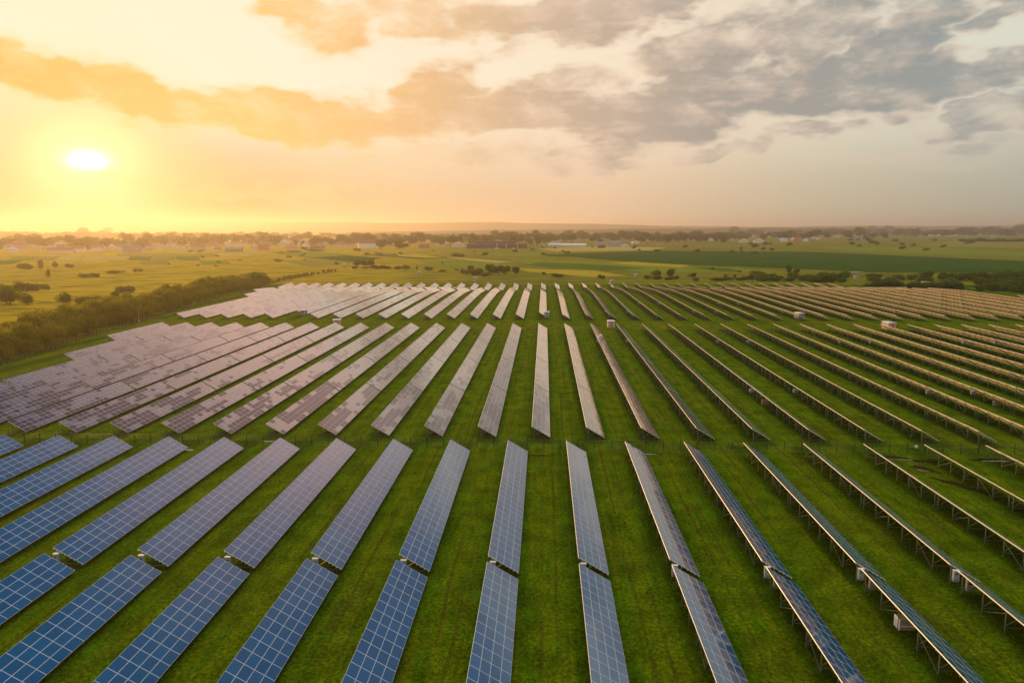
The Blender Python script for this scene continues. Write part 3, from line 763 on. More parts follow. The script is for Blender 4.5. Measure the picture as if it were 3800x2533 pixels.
def trunk_mesh(seed, h=.5):
    rr = random.Random(seed); mb = MB(); dx = rr.uniform(-.03, .03)
    mb.tube([(0, 0, -.03), (dx * .5, 0, h * .5), (dx, dx, h)], [.028, .021, .012], 6)
    for k in range(5):
        a = rr.uniform(0, 6.28); z = h * rr.uniform(.35, .95)
        mb.tube([(dx * z / h, 0, z), (math.cos(a) * .12, math.sin(a) * .12, z + .12), (math.cos(a) * .2, math.sin(a) * .2, z + .26)], [.013, .009, .004], 5)
    return mb.mesh('trunk', [M['bark']])
belt = [crown_mesh('crown', M['leaf'], 20 + k, 2600, .030, 'tall' if k % 3 == 2 else 'round', 11) for k in range(5)]
far_round = [crown_mesh('crown', M['leaf_dark'], 40 + k, 1100, .048, 'round', 8) for k in range(5)]
far_tall = [crown_mesh('crown', M['leaf_dark'], 50 + k, 900, .045, 'tall', 9) for k in range(2)]
bushes = [crown_mesh('foliage', M['leaf_dark'], 60 + k, 1500, .042, 'bush', 9) for k in range(4)]
bushes_o = [crown_mesh('foliage', M['leaf_olive'], 70 + k, 1300, .042, 'bush', 8) for k in range(2)]
trunks = [trunk_mesh(k) for k in range(4)]
shrub_stem = [trunk_mesh(10 + k, .3) for k in range(2)]
def tree(name, crown, loc, h, w, label, group, part='crown', stems=trunks):
    r = thing(name, label, 'tree' if name.endswith('tree') else 'bush', loc, (0, 0, random.uniform(0, 6.28)), group)
    link('trunk' if stems is trunks else 'stem', random.choice(stems), r, scale=(h, h, h))
    link(part, crown, r, scale=(w, w * random.uniform(.9, 1.1), h))
    return r
# the dense belt along the left fence
d = 0.; k = 0
for (xa, ya), (xb, yb) in zip(FENCE[1:], FENCE[2:]):
    L = math.hypot(xb - xa, yb - ya); ux, uy = (xb - xa) / L, (yb - ya) / L
    t = 0
    while t < L:
        for row, off in enumerate((4.5, 9.5, 15.5, 21.0, 27.0)):
            if row == 3 and random.random() < .35: continue
            if (row == 4 and ya + uy * t > 330) or (row > 0 and ya + uy * t > 545): continue
            jx, jy = random.uniform(-1.2, 1.2), random.uniform(-1.4, 1.4)
            x, y = xa + ux * t - uy * (off + jx), ya + uy * t + ux * (off + jx) * 1 + jy
            x = fence_x(y) - off - jx
            h = random.uniform(7.4, 11.6) * (.72, .95, 1.05, .95, .85)[row] * (.58 if ya + uy * t > 545 else 1)
            tree('belt_tree', random.choice(belt), (x, y, terrain(x, y) - .1), h, h * random.uniform(.95, 1.25), 'young leafy tree in the dense belt behind the left mesh fence', 'trees of the left belt')
            k += 1
        t += 6.6
print('BELT', k)
def bush_px(px, py, w, h, label, group, olive=False, name='field_bush'):
    x, y, z = ground(px, py); dist = math.hypot(y, x); s = math.hypot(dist, CAMZ) / F * .97
    return tree(name, random.choice(bushes_o if olive else bushes), (x, y, z - .1), h * s * 1.12, w * s, label, group, 'foliage', shrub_stem)
B = bush_px
gl = 'bushes in the left meadow'
for px, py, w, h, lab in [
        (40, 1131, 74, 62, 'big dark bush at the left picture edge, lowest of the meadow bushes'), (100, 1131, 42, 38, 'small pointed bush just right of the big left edge bush'),
        (22, 1094, 44, 36, 'round bush above the big bush at the left edge'), (85, 1083, 52, 36, 'wide dark bush, left half of the meadow clump'), (120, 1081, 46, 34, 'wide dark bush, right half of the meadow clump'), (164, 1076, 30, 24, 'small bush right of the wide meadow clump'),
        (240, 1130, 54, 42, 'round dark bush alone before the meadow, left of the belt'), (300, 1130, 40, 34, 'pointed bush beside the belt\'s near edge'), (352, 1128, 58, 34, 'low wide bush merging into the belt\'s near edge'), (430, 1106, 32, 30, 'small bush at the belt\'s upper edge'),
        (463, 1088, 60, 30, 'isolated rounded bush above the belt, middle of the meadow'), (88, 1000, 42, 24, 'bush left of the thin tree in the upper left meadow'),
        (258, 994, 24, 18, 'small bush right of the bare thin trees in the left meadow'), (205, 992, 18, 20, 'thin ragged shrub in the upper left meadow'), (310, 1030, 34, 15, 'low bush, left of the trio in the mid meadow'), (335, 1030, 30, 17, 'low bush, middle of the trio in the mid meadow'), (358, 1029, 30, 18, 'low bush, right of the trio in the mid meadow'),
        (505, 1010, 18, 16, 'small dark bush above the belt, upper meadow'), (522, 1008, 16, 12, 'tiny bush beside the small dark bush of the upper meadow'), (430, 1015, 60, 12, 'faint low scrub right of the mid meadow trio')]:
    B(px, py, w, h, lab, gl)
for px, py, h, lab in [(152, 997, 30, 'thin spreading tree standing alone in the upper left meadow'), (180, 1028, 26, 'small forked tree in the left meadow')]:
    x, y, z = ground(px, py); s = y / F
    tree('lone_tree', belt[2], (x, y, z), h * s * 1.3, h * s * 1.1, lab, 'lone trees in the left meadow')
gl = 'bushes behind the far tables'
for px, py, w, h, ol, lab in [
        (1330, 984, 34, 24, 0, 'tall bush, left of the dark trio behind the left far tables'), (1350, 985, 36, 26, 0, 'tall bush, middle of the dark trio behind the left far tables'), (1374, 985, 34, 24, 0, 'tall bush, right of the dark trio behind the left far tables'),
        (1318, 996, 28, 12, 0, 'low bush below the dark trio'), (1355, 996, 30, 9, 0, 'flat bush below the dark trio\'s right end'), (1390, 996, 34, 14, 0, 'first low bush of the row right of the trio'), (1412, 997, 40, 17, 0, 'second low bush of the row right of the trio'), (1440, 997, 34, 12, 0, 'third low bush of the row right of the trio'),
        (1480, 998, 32, 14, 0, 'left bush of the pair near the small grey kiosk'), (1506, 998, 34, 17, 0, 'right bush of the pair near the small grey kiosk'), (1548, 999, 8, 14, 0, 'thin dark shrub above the small grey kiosk'), (1591, 1004, 34, 17, 0, 'round bush right of the small grey kiosk'), (1642, 1008, 36, 10, 1, 'low olive scrub right of the round bush'), (1694, 1003, 18, 8, 1, 'small olive scrub before the tall rear trees'), (1714, 1003, 10, 10, 0, 'small dark shrub before the tall rear trees'),
        (2018, 1019, 14, 14, 0, 'small dark shrub before the golden field'), (2068, 1028, 60, 16, 1, 'olive scrub right below the golden field'), (2231, 1034, 26, 20, 0, 'round dark bush left of the blue watchtower'),
        (2402, 1036, 28, 18, 0, 'low bush, far left of the clump right of the blue watchtower'), (2435, 1025, 40, 26, 0, 'tall broad bush right of the blue watchtower'), (2440, 1037, 40, 16, 0, 'low bush under the tall broad bush'), (2492, 1026, 36, 36, 0, 'tallest round tree-like bush right of the blue watchtower'), (2484, 1038, 36, 14, 0, 'low bush under the tallest round bush'), (2511, 1036, 20, 16, 0, 'narrow bush right of the tallest round bush'),
        (2573, 1028, 20, 20, 0, 'narrow upright bush right of the watchtower clump'), (2581, 1043, 26, 14, 0, 'round low bush below the narrow upright bush'), (2555, 1024, 14, 7, 0, 'tiny bush beside the narrow upright bush'),
        (2642, 1000, 14, 10, 0, 'small lone bush on the dark green field edge'), (2744, 1010, 16, 8, 0, 'small bush on the light green strip'), (2692, 1026, 12, 9, 0, 'tiny bush above the right low scrub'), (2660, 1040, 60, 12, 0, 'long low scrub behind the right far tables, left part'), (2700, 1039, 40, 14, 0, 'dark low scrub behind the right far tables, middle part'), (2745, 1040, 40, 14, 0, 'dark low scrub behind the right far tables, right part'), (2726, 1032, 12, 16, 0, 'upright shrub within the right low scrub')]:
    B(px, py, w, h, lab, gl, ol)
gl = 'tall trees behind the centre tables'
for px, py, w, h, ol, lab in [(1747, 1016, 24, 34, 0, 'slim dark tree, leftmost of the grove behind the centre tables'), (1765, 1022, 46, 30, 1, 'greyish rounded tree at the left of the centre grove'), (1782, 1016, 24, 20, 0, 'small dark tree behind the greyish tree'),
        (1818, 1018, 40, 40, 0, 'tallest tree of the centre grove'), (1806, 1024, 40, 18, 1, 'low olive tree at the foot of the tallest grove tree'), (1850, 1020, 40, 34, 0, 'broad tree right of the tallest grove tree'), (1880, 1020, 34, 33, 0, 'tree third from right in the centre grove'), (1913, 1020, 30, 30, 0, 'rightmost tree of the centre grove'), (1724, 1018, 26, 20, 1, 'pale olive shrub at the left end of the centre grove')]:
    x, y, z = ground(px, py); s = y / F
    tree('grove_tree', (bushes_o if ol else far_round)[random.randrange(2)], (x, y, z - .1), h * s * 1.1, w * s * 1.25, lab, gl)
# the shrub belt at the right edge of the farm
random.seed(21)
n = 0
for px in range(2780, 3840, 15):
    t = (px - 2780) / 1020
    for row in range(3):
        if random.random() < .42 + (.2 if row == 0 and 3280 < px < 3480 else 0): continue
        py = 1030 + 12 * t + row * (7 + 14 * t) + random.uniform(-4, 4)
        if px < 3150 and row == 2: continue
        if 3270 < px < 3560 and row == 1 and random.random() < .7: continue
        if 3150 < px < 3225: continue
        s = random.uniform(.7, 1.3)
        B(px + random.uniform(-6, 6), py, 44 * s, (20 + 10 * t) * s, 'dark leafy shrub in the thick hedge behind the right far tables', 'shrubs of the right hedge', random.random() < .2, 'hedge_bush'); n += 1
for px, py, w, h, lab in [(2925, 1012, 22, 34, 'tall lollipop-shaped shrub rising above the right hedge'), (2955, 1014, 26, 20, 'round shrub beside the lollipop-shaped shrub'), (3137, 1027, 34, 24, 'round shrub alone left of the hedge gap')]:
    B(px, py, w, h, lab, 'shrubs of the right hedge', name='hedge_bush')
# scattered bushes on the plain
random.seed(5)
for k in range(70):
    px = random.uniform(620, 3780); lo, hi = (924, 990) if px < 2000 else (905, 945) if px < 3000 else (890, 930)
    py = random.uniform(lo, hi); s = random.uniform(.5, 1.25)
    B(px, py, 22 * s, 11 * s, 'small dark bush dotted on the open plain before the village', 'bushes dotted on the plain', random.random() < .3, 'plain_bush')
for px, py, w, h, lab in [(1690, 953, 34, 16, 'dark bush, left of the wide clump below the dark warehouse'), (1715, 953, 30, 13, 'dark bush, right of the wide clump below the dark warehouse'), (2014, 946, 20, 11, 'round dark bush at the tan field\'s left edge'), (2233, 920, 28, 12, 'broad bush at the foot of the grey-roofed sheds'),
        (2750, 926, 14, 11, 'left of the dark round bushes at the far field edge'), (2832, 928, 16, 12, 'middle of the dark round bushes at the far field edge'), (2864, 929, 18, 11, 'right of the dark round bushes at the far field edge'), (3347, 909, 18, 11, 'round dark bush on the far right plain'), (1412, 946, 24, 9, 'low brown bush below the white schoolhouse'), (1096, 937, 60, 10, 'long clipped hedge block at the village edge'), (1170, 934, 58, 12, 'second long hedge block at the village edge')]:
    B(px, py, w, h, lab, 'bushes dotted on the plain', name='plain_bush')
for px in range(3570, 3830, 16):
    B(px, 897 + random.uniform(-1, 1), 26, random.uniform(7, 15), 'low bush in the long dark hedge line at the far right', 'bushes of the far right hedge line', name='plain_bush')

# ------------------------------------------------------------------ village
def house(px, py, w, h, wall, roof, label, kind='gable', yaw=None, group='houses of the village', deep=None, name='house'):
    x, y, z = ground(px, py); s = math.hypot(y, x) / F
    W_, H_ = w * s, h * s
    yaw = random.uniform(-.25, .25) - math.atan2(x, y) * .6 if yaw is None else yaw
    D_ = deep or max(6, min(12, W_ * .7))
    r = thing(name, label, 'house' if name == 'house' else name.replace('_', ' '), (x, y + D_ / 2, z), (0, 0, yaw), group)
    hw = H_ * (.55 if kind != 'flat' else .92); rm = MB(); wm = MB()
    wm.box((0, 0, hw / 2 - .3), (W_, D_, hw + .6))
    o = .35; a, b = W_ / 2 + o, D_ / 2 + o; t = .18
    if kind == 'gable':                                    # gable end towards the camera
        wm.poly([(-W_ / 2, -D_ / 2, hw), (W_ / 2, -D_ / 2, hw), (0, -D_ / 2, H_ - .2)]); wm.poly([(W_ / 2, D_ / 2, hw), (-W_ / 2, D_ / 2, hw), (0, D_ / 2, H_ - .2)])
        for sg in (-1, 1):
            p = [Vector((sg * a, -b, hw - .15)), Vector((sg * a, b, hw - .15)), Vector((0, b, H_)), Vector((0, -b, H_))]
            rm.hexa([q - Vector((0, 0, t)) for q in p] + p)
    elif kind == 'side':                                   # the slope faces the camera
        wm.poly([(-W_ / 2, -D_ / 2, hw), (-W_ / 2, 0, H_ - .2), (-W_ / 2, D_ / 2, hw)]); wm.poly([(W_ / 2, -D_ / 2, hw), (W_ / 2, D_ / 2, hw), (W_ / 2, 0, H_ - .2)])
        for sg in (-1, 1):
            p = [Vector((-a, sg * b, hw - .15)), Vector((a, sg * b, hw - .15)), Vector((a, 0, H_)), Vector((-a, 0, H_))]
            rm.hexa([q - Vector((0, 0, t)) for q in p] + p)
    else:
        rm.box((0, 0, H_ * .96), (W_ + .5, D_ + .5, H_ * .08))
    link('wall', wm.mesh('wall', [M[wall]]), r)
    rf = link('roof', rm.mesh('roof', [M[roof]]), r)
    if kind != 'flat' and w > 22: link('chimney', MB().box((W_ * .22, D_ * .1, H_), (.7, .7, 1.4)).mesh('chimney', [M['brick']]), rf)
    nwin = int(min(9, max(0, W_ / 3.2))) if w > 17 else 0
    for k in range(nwin):
        wx = -W_ / 2 + W_ * (k + .5) / nwin
        link('window', MB().box((wx, -D_ / 2 - .02, hw * .55), (1.1, .08, min(1.4, hw * .4))).mesh('window', [M['glass']]), r)
    return r
random.seed(3)
def hs(crop, rows):
    ox, oy, sc = crop
    for cx, cy, w, h, wall, roof, kind, lab in rows: house(ox + cx / sc, oy + cy / sc, w / sc, h / sc, wall, roof, lab, kind)
hs((0, 840, 3.361), [
    (145, 322, 85, 72, 'white', 'roof_grey', 'gable', 'white gabled house at the far left of the village'), (230, 292, 120, 90, 'pink', 'roof_red', 'side', 'pink house with a big red roof at the far left'),
    (740, 335, 250, 64, 'cream', 'roof_red', 'side', 'long low cream house at the front left of the village'), (680, 285, 105, 45, 'white', 'roof_grey', 'gable', 'white gabled house behind the long low cream house'), (790, 255, 180, 74, 'cream', 'roof_red', 'gable', 'big cream gabled house rising behind the left front houses'),
    (590, 270, 90, 40, 'white', 'roof_red', 'gable', 'small white house with a rounded gable, left village'), (955, 318, 140, 62, 'white', 'roof_red', 'side', 'white cottage with a straight red roof on the plots\' edge'), (1205, 308, 122, 70, 'white', 'roof_red', 'side', 'white house with a dark porch, left village edge'),
    (1160, 258, 130, 48, 'cream', 'roof_red', 'side', 'cream house behind the white porch house'), (1530, 266, 62, 46, 'white', 'roof_grey', 'gable', 'bright white gable facing the sun, left village'), (1630, 328, 190, 84, 'pink', 'roof_grey', 'side', 'broad grey-roofed house at the plots\' edge'),
    (1830, 302, 100, 58, 'pink', 'roof_red', 'gable', 'pinkish gabled house right of the broad grey-roofed house'), (2065, 292, 112, 54, 'cream', 'roof_red', 'gable', 'cream gable with a small attic window'), (2270, 300, 92, 60, 'cream', 'roof_red', 'gable', 'cream gabled house with a porch, centre-left village'), (1645, 225, 100, 30, 'white', 'roof_red', 'side', 'small white-walled roof peeping among left trees'), (575, 215, 90, 26, 'cream', 'roof_red', 'side', 'faint long roof among the leftmost trees')])
hs((650, 840, 3.361), [
    (270, 292, 160, 74, 'pink', 'roof_red', 'side', 'red-roofed house with a wide eave, centre-left village'), (430, 272, 150, 52, 'cream', 'roof_red', 'side', 'low red-roofed house behind green garden trees'), (545, 242, 84, 26, 'white', 'roof_white', 'side', 'bright white shed roof in the middle of the village'), (520, 312, 62, 48, 'cream', 'roof_red', 'side', 'small yellowish house at the plots\' right end'),
    (665, 278, 90, 50, 'cream', 'roof_red', 'gable', 'cream gable just behind the wooden shed'), (720, 317, 190, 54, 'wood', 'roof_grey', 'side', 'long wooden shed with a pale end beside the dirt track'), (980, 292, 100, 82, 'cream', 'roof_red', 'gable', 'tan gabled house right of the dirt track'), (1085, 297, 122, 76, 'brick', 'roof_red', 'side', 'dark red house with a steep roof right of the dirt track'),
    (1120, 250, 100, 56, 'pink', 'roof_red', 'gable', 'pink gable behind the dark red house'), (1230, 247, 100, 50, 'white', 'roof_red', 'gable', 'white gable in the tightly built village middle'), (1340, 252, 90, 46, 'cream', 'roof_red', 'gable', 'cream gable in the tightly built village middle'), (1440, 287, 130, 68, 'pink', 'roof_red', 'gable', 'wide pinkish gable house above the hedge blocks'), (1610, 287, 90, 84, 'white', 'roof_grey', 'gable', 'white two-storey house above the hedge blocks'),
    (1735, 237, 80, 46, 'cream', 'roof_red', 'gable', 'small cream gable left of the schoolhouse'), (1770, 277, 172, 46, 'wood', 'roof_red', 'side', 'long low brown barn left of the schoolhouse'), (1860, 217, 70, 26, 'white', 'roof_grey', 'gable', 'tiny white gable behind the brown barn'), (2030, 247, 130, 46, 'white', 'roof_red', 'side', 'white-walled long house close left of the schoolhouse'), (2150, 250, 150, 42, 'cream', 'roof_red', 'side', 'brown-roofed long house next to the schoolhouse'),
    (925, 152, 310, 58, 'pink', 'roof_red', 'side', 'large pink block with a red roof far behind the village'), (565, 157, 120, 22, 'white', 'roof_white', 'flat', 'long white hall far behind the village trees')])
hs((1280, 860, 2.941), [
    (255, 178, 218, 92, 'white', 'roof_red', 'side', 'large white schoolhouse with a row of dark windows'), (860, 178, 100, 48, 'wood', 'roof_red', 'side', 'brown low barn between the village trees, centre'), (1040, 152, 86, 36, 'white', 'roof_grey', 'side', 'small white house left of the dark warehouse'), (1240, 168, 150, 66, 'cream', 'roof_red', 'gable', 'cream house right before the dark warehouse\'s left end'), (650, 152, 42, 42, 'cream', 'roof_red', 'gable', 'tiny cream house half hid by trees right of the schoolhouse'), (530, 152, 40, 38, 'cream', 'roof_red', 'gable', 'tiny pale house behind trees right of the schoolhouse'), (2080, 110, 50, 60, 'white', 'roof_grey', 'gable', 'white tower house among trees right of the dark warehouse')])
hs((2000, 840, 2.941), [
    (50, 216, 26, 18, 'white', 'roof_white', 'gable', 'tiny white hut left of the white sheds'), (170, 214, 140, 30, 'white', 'roof_white', 'side', 'white shed, left one of the pair at the tan field'), (380, 220, 270, 34, 'white', 'roof_white', 'side', 'long white shed, right one of the pair at the tan field'), (180, 178, 100, 16, 'white', 'roof_white', 'flat', 'white roof behind the pair of white sheds'),
    (760, 200, 280, 34, 'grey', 'roof_grey', 'side', 'very long grey shed roof right of the white sheds'), (850, 222, 190, 46, 'grey', 'roof_grey', 'side', 'broad grey-roofed barn before the long grey shed'), (940, 222, 100, 32, 'white', 'roof_white', 'gable', 'white gable end at the right of the grey barn'), (840, 172, 100, 10, 'white', 'roof_white', 'flat', 'thin white roof behind the grey shed'), (1060, 187, 84, 34, 'white', 'roof_grey', 'gable', 'white gabled house with a grey roof right of the sheds'), (1200, 166, 60, 22, 'white', 'roof_blue', 'gable', 'small white-blue gable right of the sheds'), (1180, 192, 42, 32, 'brick', 'roof_red', 'gable', 'small orange brick house right of the sheds'),
    (1340, 207, 82, 28, 'pink', 'roof_red', 'gable', 'small pinkish gable at the plain\'s edge, right of centre'), (1440, 162, 70, 22, 'pink', 'roof_red', 'side', 'pale red roof among trees right of centre'), (1550, 152, 60, 30, 'pink', 'roof_red', 'gable', 'pinkish gable among trees right of centre'), (1620, 150, 50, 16, 'white', 'roof_white', 'side', 'tiny white roof among trees right of centre'), (2000, 156, 60, 30, 'cream', 'roof_grey', 'gable', 'small cream gable left of the big white villa'), (2240, 178, 92, 48, 'cream', 'roof_grey', 'gable', 'cream villa with a grey roof, right village')])
hs((2750, 830, 4.278), [
    (285, 302, 142, 68, 'white', 'roof_red', 'gable', 'big white villa with a brown roof in the right village'), (680, 287, 110, 54, 'white', 'roof_blue', 'side', 'white house with a blue sheet roof, right village'), (705, 227, 70, 26, 'white', 'roof_white', 'gable', 'white gable behind the blue-roofed house'), (890, 287, 92, 66, 'brick', 'roof_red', 'gable', 'bright orange house in the right village'), (1035, 282, 76, 54, 'white', 'roof_red', 'gable', 'white barn-shaped house right of the orange house'), (830, 262, 70, 46, 'white', 'roof_blue', 'gable', 'pale blue house left of the orange house'),
    (1150, 240, 82, 42, 'white', 'roof_grey', 'gable', 'white house right of the barn-shaped house'), (1240, 247, 50, 32, 'white', 'roof_grey', 'gable', 'tiny white gable further right of the barn-shaped house'), (1460, 202, 112, 32, 'cream', 'roof_red', 'side', 'low cream house among far right trees'), (1790, 202, 122, 36, 'cream', 'roof_red', 'gable', 'cream house at the right village\'s far end'), (1960, 217, 82, 38, 'white', 'roof_white', 'gable', 'bright white house at the right village\'s far end'), (1850, 262, 150, 36, 'grey', 'roof_grey', 'side', 'grey house at the plain\'s edge, far right village')])
hs((3250, 830, 4.278), [
    (620, 192, 142, 20, 'cream', 'roof_red', 'side', 'long cream farm building left of the far church'), (930, 197, 132, 24, 'white', 'roof_white', 'side', 'white farm sheds right of the far church'), (1330, 199, 322, 26, 'white', 'roof_blue', 'side', 'very large shed with a pale blue roof, far right'), (1490, 207, 100, 12, 'cream', 'roof_red', 'side', 'low cream annex beside the large blue-roofed shed'), (1660, 182, 50, 26, 'cream', 'roof_red', 'gable', 'small cream house before the dark far right wood'), (1865, 207, 60, 16, 'white', 'roof_white', 'gable', 'tiny white house before the dark far right wood')])
# the many small houses packed between the gardens
random.seed(17)
for x0, x1, base, cnt, nm in [(10, 640, 918, 20, 'left'), (640, 1300, 905, 26, 'centre-left'), (1300, 2000, 904, 8, 'centre'), (2300, 2750, 890, 9, 'right of centre'), (2750, 3300, 878, 14, 'right')]:
    for k in range(cnt):
        px = x0 + (x1 - x0) * (k + random.random()) / cnt; q = .8 if x0 < 2000 else .6
        wall, roof = random.choice([('white', 'roof_red'), ('cream', 'roof_red'), ('cream', 'roof_grey'), ('pink', 'roof_red'), ('white', 'roof_grey')])
        house(px, base + random.uniform(-7, 9), random.uniform(22, 40) * q, random.uniform(14, 22) * q, wall, roof, 'small house with a pitched roof tucked among the trees of the %s village' % nm, random.choice(['gable', 'side']), group='small houses of the %s village' % nm)
# dark warehouse
x, y, z = ground(1840, 922); s = y / F
r = thing('warehouse', 'long dark-clad warehouse with two stepped blocks and pale pilasters', 'warehouse', (x, y + 20, z), (0, 0, .12))
w = 224 * s; h = 17 * s
link('wall', MB().box((0, -8, h * .5), (w, 24, h)).box((-4, 14, h * .76), (w * .68, 20, h * 1.52)).mesh('wall', [M['navy']]), r)
link('roof', MB().box((0, -8, h + .15), (w + .6, 24.6, .3)).box((-4, 14, h * 1.52 + .15), (w * .68 + .6, 20.6, .3)).mesh('roof', [M['roof_grey']]), r)
for q in (.0, .16, .34): link('pilaster', MB().box((w * q, -20.2, h * .55), (1.6, .5, h * 1.1)).mesh('pilaster', [M['grey']]), r)
for q in (-.4, -.33, -.27): link('window', MB().box((w * q, -20.1, h * .5), (4, .3, h * .5)).mesh('window', [M['glass']]), r)
for k, (px, mat, lab) in enumerate([(1838, 'white', 'white parked van at the dark warehouse, left'), (1848, 'white', 'white parked van at the dark warehouse, right'), (1815, 'grey', 'grey parked van at the dark warehouse'), (1905, 'white', 'white parked van alone at the warehouse\'s right end')]):
    x, y, z = ground(px, 924)
    v = thing('parked_van', lab, 'van', (x, y, z), (0, 0, .1), 'vans at the dark warehouse')
    link('body', MB().box((0, 0, 1.25), (4.6, 2, 1.9)).box((2.5, 0, .9), (.9, 1.9, 1.1)).mesh('body', [M[mat]]), v)
    for a in (-1.5, 1.7):
        for b in (-.95, .95):
            link('wheel', MB().tube([(a, b - .1, .36), (a, b + .1, .36)], [.36, .36], 10).mesh('wheel', [M['louvre']]), v)
# churches
def church(px, py, h, dome, label):
    x, y, z = ground(px, py); s = math.hypot(x, y) / F; H = h * s
    r = thing('church', label, 'church', (x, y, z), group='churches of the village')
    link('wall', MB().box((0, 0, H * .22), (H * .5, H * .8, H * .44)).mesh('wall', [M['white']]), r)
    link('tower', MB().tube([(0, 0, 0), (0, 0, H * .62)], [H * .11, H * .10], 8).tube([(H * .32, 0, 0), (H * .32, 0, H * .46)], [H * .08, H * .07], 8).mesh('tower', [M['cream']]), r)
    d = MB()
    for ox, hb, q in ((0, H * .62, .14), (H * .32, H * .46, .10)):
        d.tube([(ox, 0, hb), (ox, 0, hb + H * q * .5), (ox, 0, hb + H * q), (ox, 0, hb + H * q * 1.5), (ox, 0, hb + H * q * 2.2)], [H * q * .8, H * q, H * q * .75, H * q * .25, .1], 10)
    link('dome', d.mesh('dome', [M[dome]]), r)
church(1075, 895, 34, 'roof_blue', 'pale church with a pointed dome behind the centre-left village')
church(3429, 869, 17, 'gold', 'small white church with a golden dome on the far right')
# village trees
random.seed(11)
n = 0
def vt(px, py, w, h, label, group, tall=False):
    x, y, z = ground(px, py); s = math.hypot(x, y) / F
    tree('village_tree', random.choice(far_tall if tall else far_round), (x, y, z - .2), h * s * 1.12, w * s * 1.2, label, group)
for x0, x1, base, hgt, cnt, nm in [(-20, 620, 920, 30, 46, 'left'), (600, 1320, 908, 28, 50, 'centre-left'), (1320, 2020, 908, 32, 52, 'centre'), (2000, 2700, 898, 28, 48, 'right of centre'), (2680, 3300, 884, 24, 44, 'right'), (3200, 3820, 872, 20, 40, 'far right')]:
    for k in range(cnt):
        px = x0 + (x1 - x0) * (k + random.random()) / cnt; s = random.uniform(.65, 1.25)
        vt(px, base + random.uniform(-11, 7), 36 * s, hgt * s, 'leafy tree among the houses of the %s village' % nm, 'trees of the %s village' % nm, random.random() < .12); n += 1
for px, py, w, h, lab in [(1412, 925, 46, 34, 'broad dark tree right beside the white schoolhouse'), (1478, 924, 38, 36, 'tall dark tree second right of the schoolhouse'), (1500, 924, 40, 20, 'low dark tree right of the tall schoolhouse tree'), (400, 876, 40, 26, 'tall round tree topping the left village trees'), (310, 882, 40, 30, 'rounded tree group left of the tallest left village tree'), (785, 905, 40, 30, 'dark tree beside the bright white shed roof'), (2035, 898, 24, 34, 'tallest tree left behind the white sheds'), (2440, 886, 26, 24, 'tall round tree behind the right sheds')]:
    vt(px, py, w, h, lab, 'single trees of the village')
# dense woods that read as one mass
def wood(name, label, x0, x1, base, hpx, count, seed, jit=4):
    rr = random.Random(seed); vs, fs = [], []
    src = [(np.array([v.co[:] for v in c.vertices], np.float32)) for c in (crown_mesh('w', M['leaf_dark'], 80 + q, 260, .10, 'round', 6) for q in range(3))]
    for k in range(count):
        px = x0 + (x1 - x0) * (k + rr.random()) / count; x, y, z = ground(px, base + rr.uniform(-jit, jit)); s = math.hypot(x, y) / F
        h = hpx * s * rr.uniform(.7, 1.15); w_ = h * rr.uniform(1.3, 2.2); a = rr.uniform(0, 6.28); c, q = math.cos(a), math.sin(a)
        P = src[k % 3] * np.array([w_, w_, h]); P = np.stack([P[:, 0] * c - P[:, 1] * q + x, P[:, 0] * q + P[:, 1] * c + y, P[:, 2] + z - .1 * h], 1)
        vs.append(P)
    Vv = np.concatenate(vs).astype(np.float32); n_ = len(Vv) // 4
    me = bpy.data.meshes.new(name); me.vertices.add(len(Vv)); me.vertices.foreach_set('co', Vv.ravel())
    me.loops.add(n_ * 4); me.loops.foreach_set('vertex_index', np.arange(n_ * 4)); me.polygons.add(n_)
    me.polygons.foreach_set('loop_start', np.arange(0, n_ * 4, 4)); me.polygons.foreach_set('loop_total', np.full(n_, 4)); me.update()
    me.materials.append(M['leaf_dark'])
    o = link(name, me); o['kind'] = 'stuff'; tag(o, label, 'wood')
wood('far_wood', 'hazy tree line behind the left village', -30, 1100, 885, 22, 150, 1)
wood('far_wood', 'tree line behind the centre and right village', 1050, 2750, 886, 20, 190, 2)
wood('far_wood', 'dark wood along the far right plain', 2650, 3840, 869, 17, 150, 3, 3)
wood('far_wood', 'faint tree line on the distant left plain', -30, 1900, 868, 10, 150, 4, 3)
wood('far_wood', 'faint tree line on the distant right plain', 1800, 3840, 860, 7, 150, 6, 2)

# ------------------------------------------------------------------ hills at the horizon
def hills(dist, prof, depth, mat, seed, name='hills'):
    """a ridge: (photo x, photo y of its crest) along the horizon at a given distance"""
    mb = MB(); rr = random.Random(seed); n = 150; ph = [rr.uniform(0, 6.28) for _ in range(4)]
    xs = [p[0] for p in prof]; rows = []
    for k in range(n + 1):
        px = xs[0] + (xs[-1] - xs[0]) * k / n
        py = np.interp(px, xs, [p[1] for p in prof]) + .7 * math.sin(px * .013 + ph[0]) + .5 * math.sin(px * .037 + ph[1]) + .3 * math.sin(px * .11 + ph[2])
        a, b, c = ray(px, py); t = dist / b
        x, y, z = a * t, dist, CAMZ + c * t
        x0, x1 = x * (dist - depth) / dist, x * (dist + depth * .5) / dist
        rows.append([(x0, dist - depth, -3.), (x * .98, dist - depth * .55, z * .35), (x * .99, dist - depth * .22, z * .8), (x, dist, z), (x1, dist + depth * .5, -3.)])
    for r0, r1 in zip(rows, rows[1:]):
        for i in range(4): mb.quad(r0[i], r1[i], r1[i + 1], r0[i + 1])
    structure(name, mb.mesh(name, [mat]))
hm = crop_material('hill_woods', (.030, .045, .020), (.085, .095, .035), .2, 0, .01)
hills(10500, [(-400, 815), (0, 816), (500, 817), (1000, 821), (1500, 827), (1830, 824), (2000, 828), (2250, 832), (2500, 838), (2800, 842), (3200, 838), (3600, 838), (4200, 839)], 1600, hm, 1)
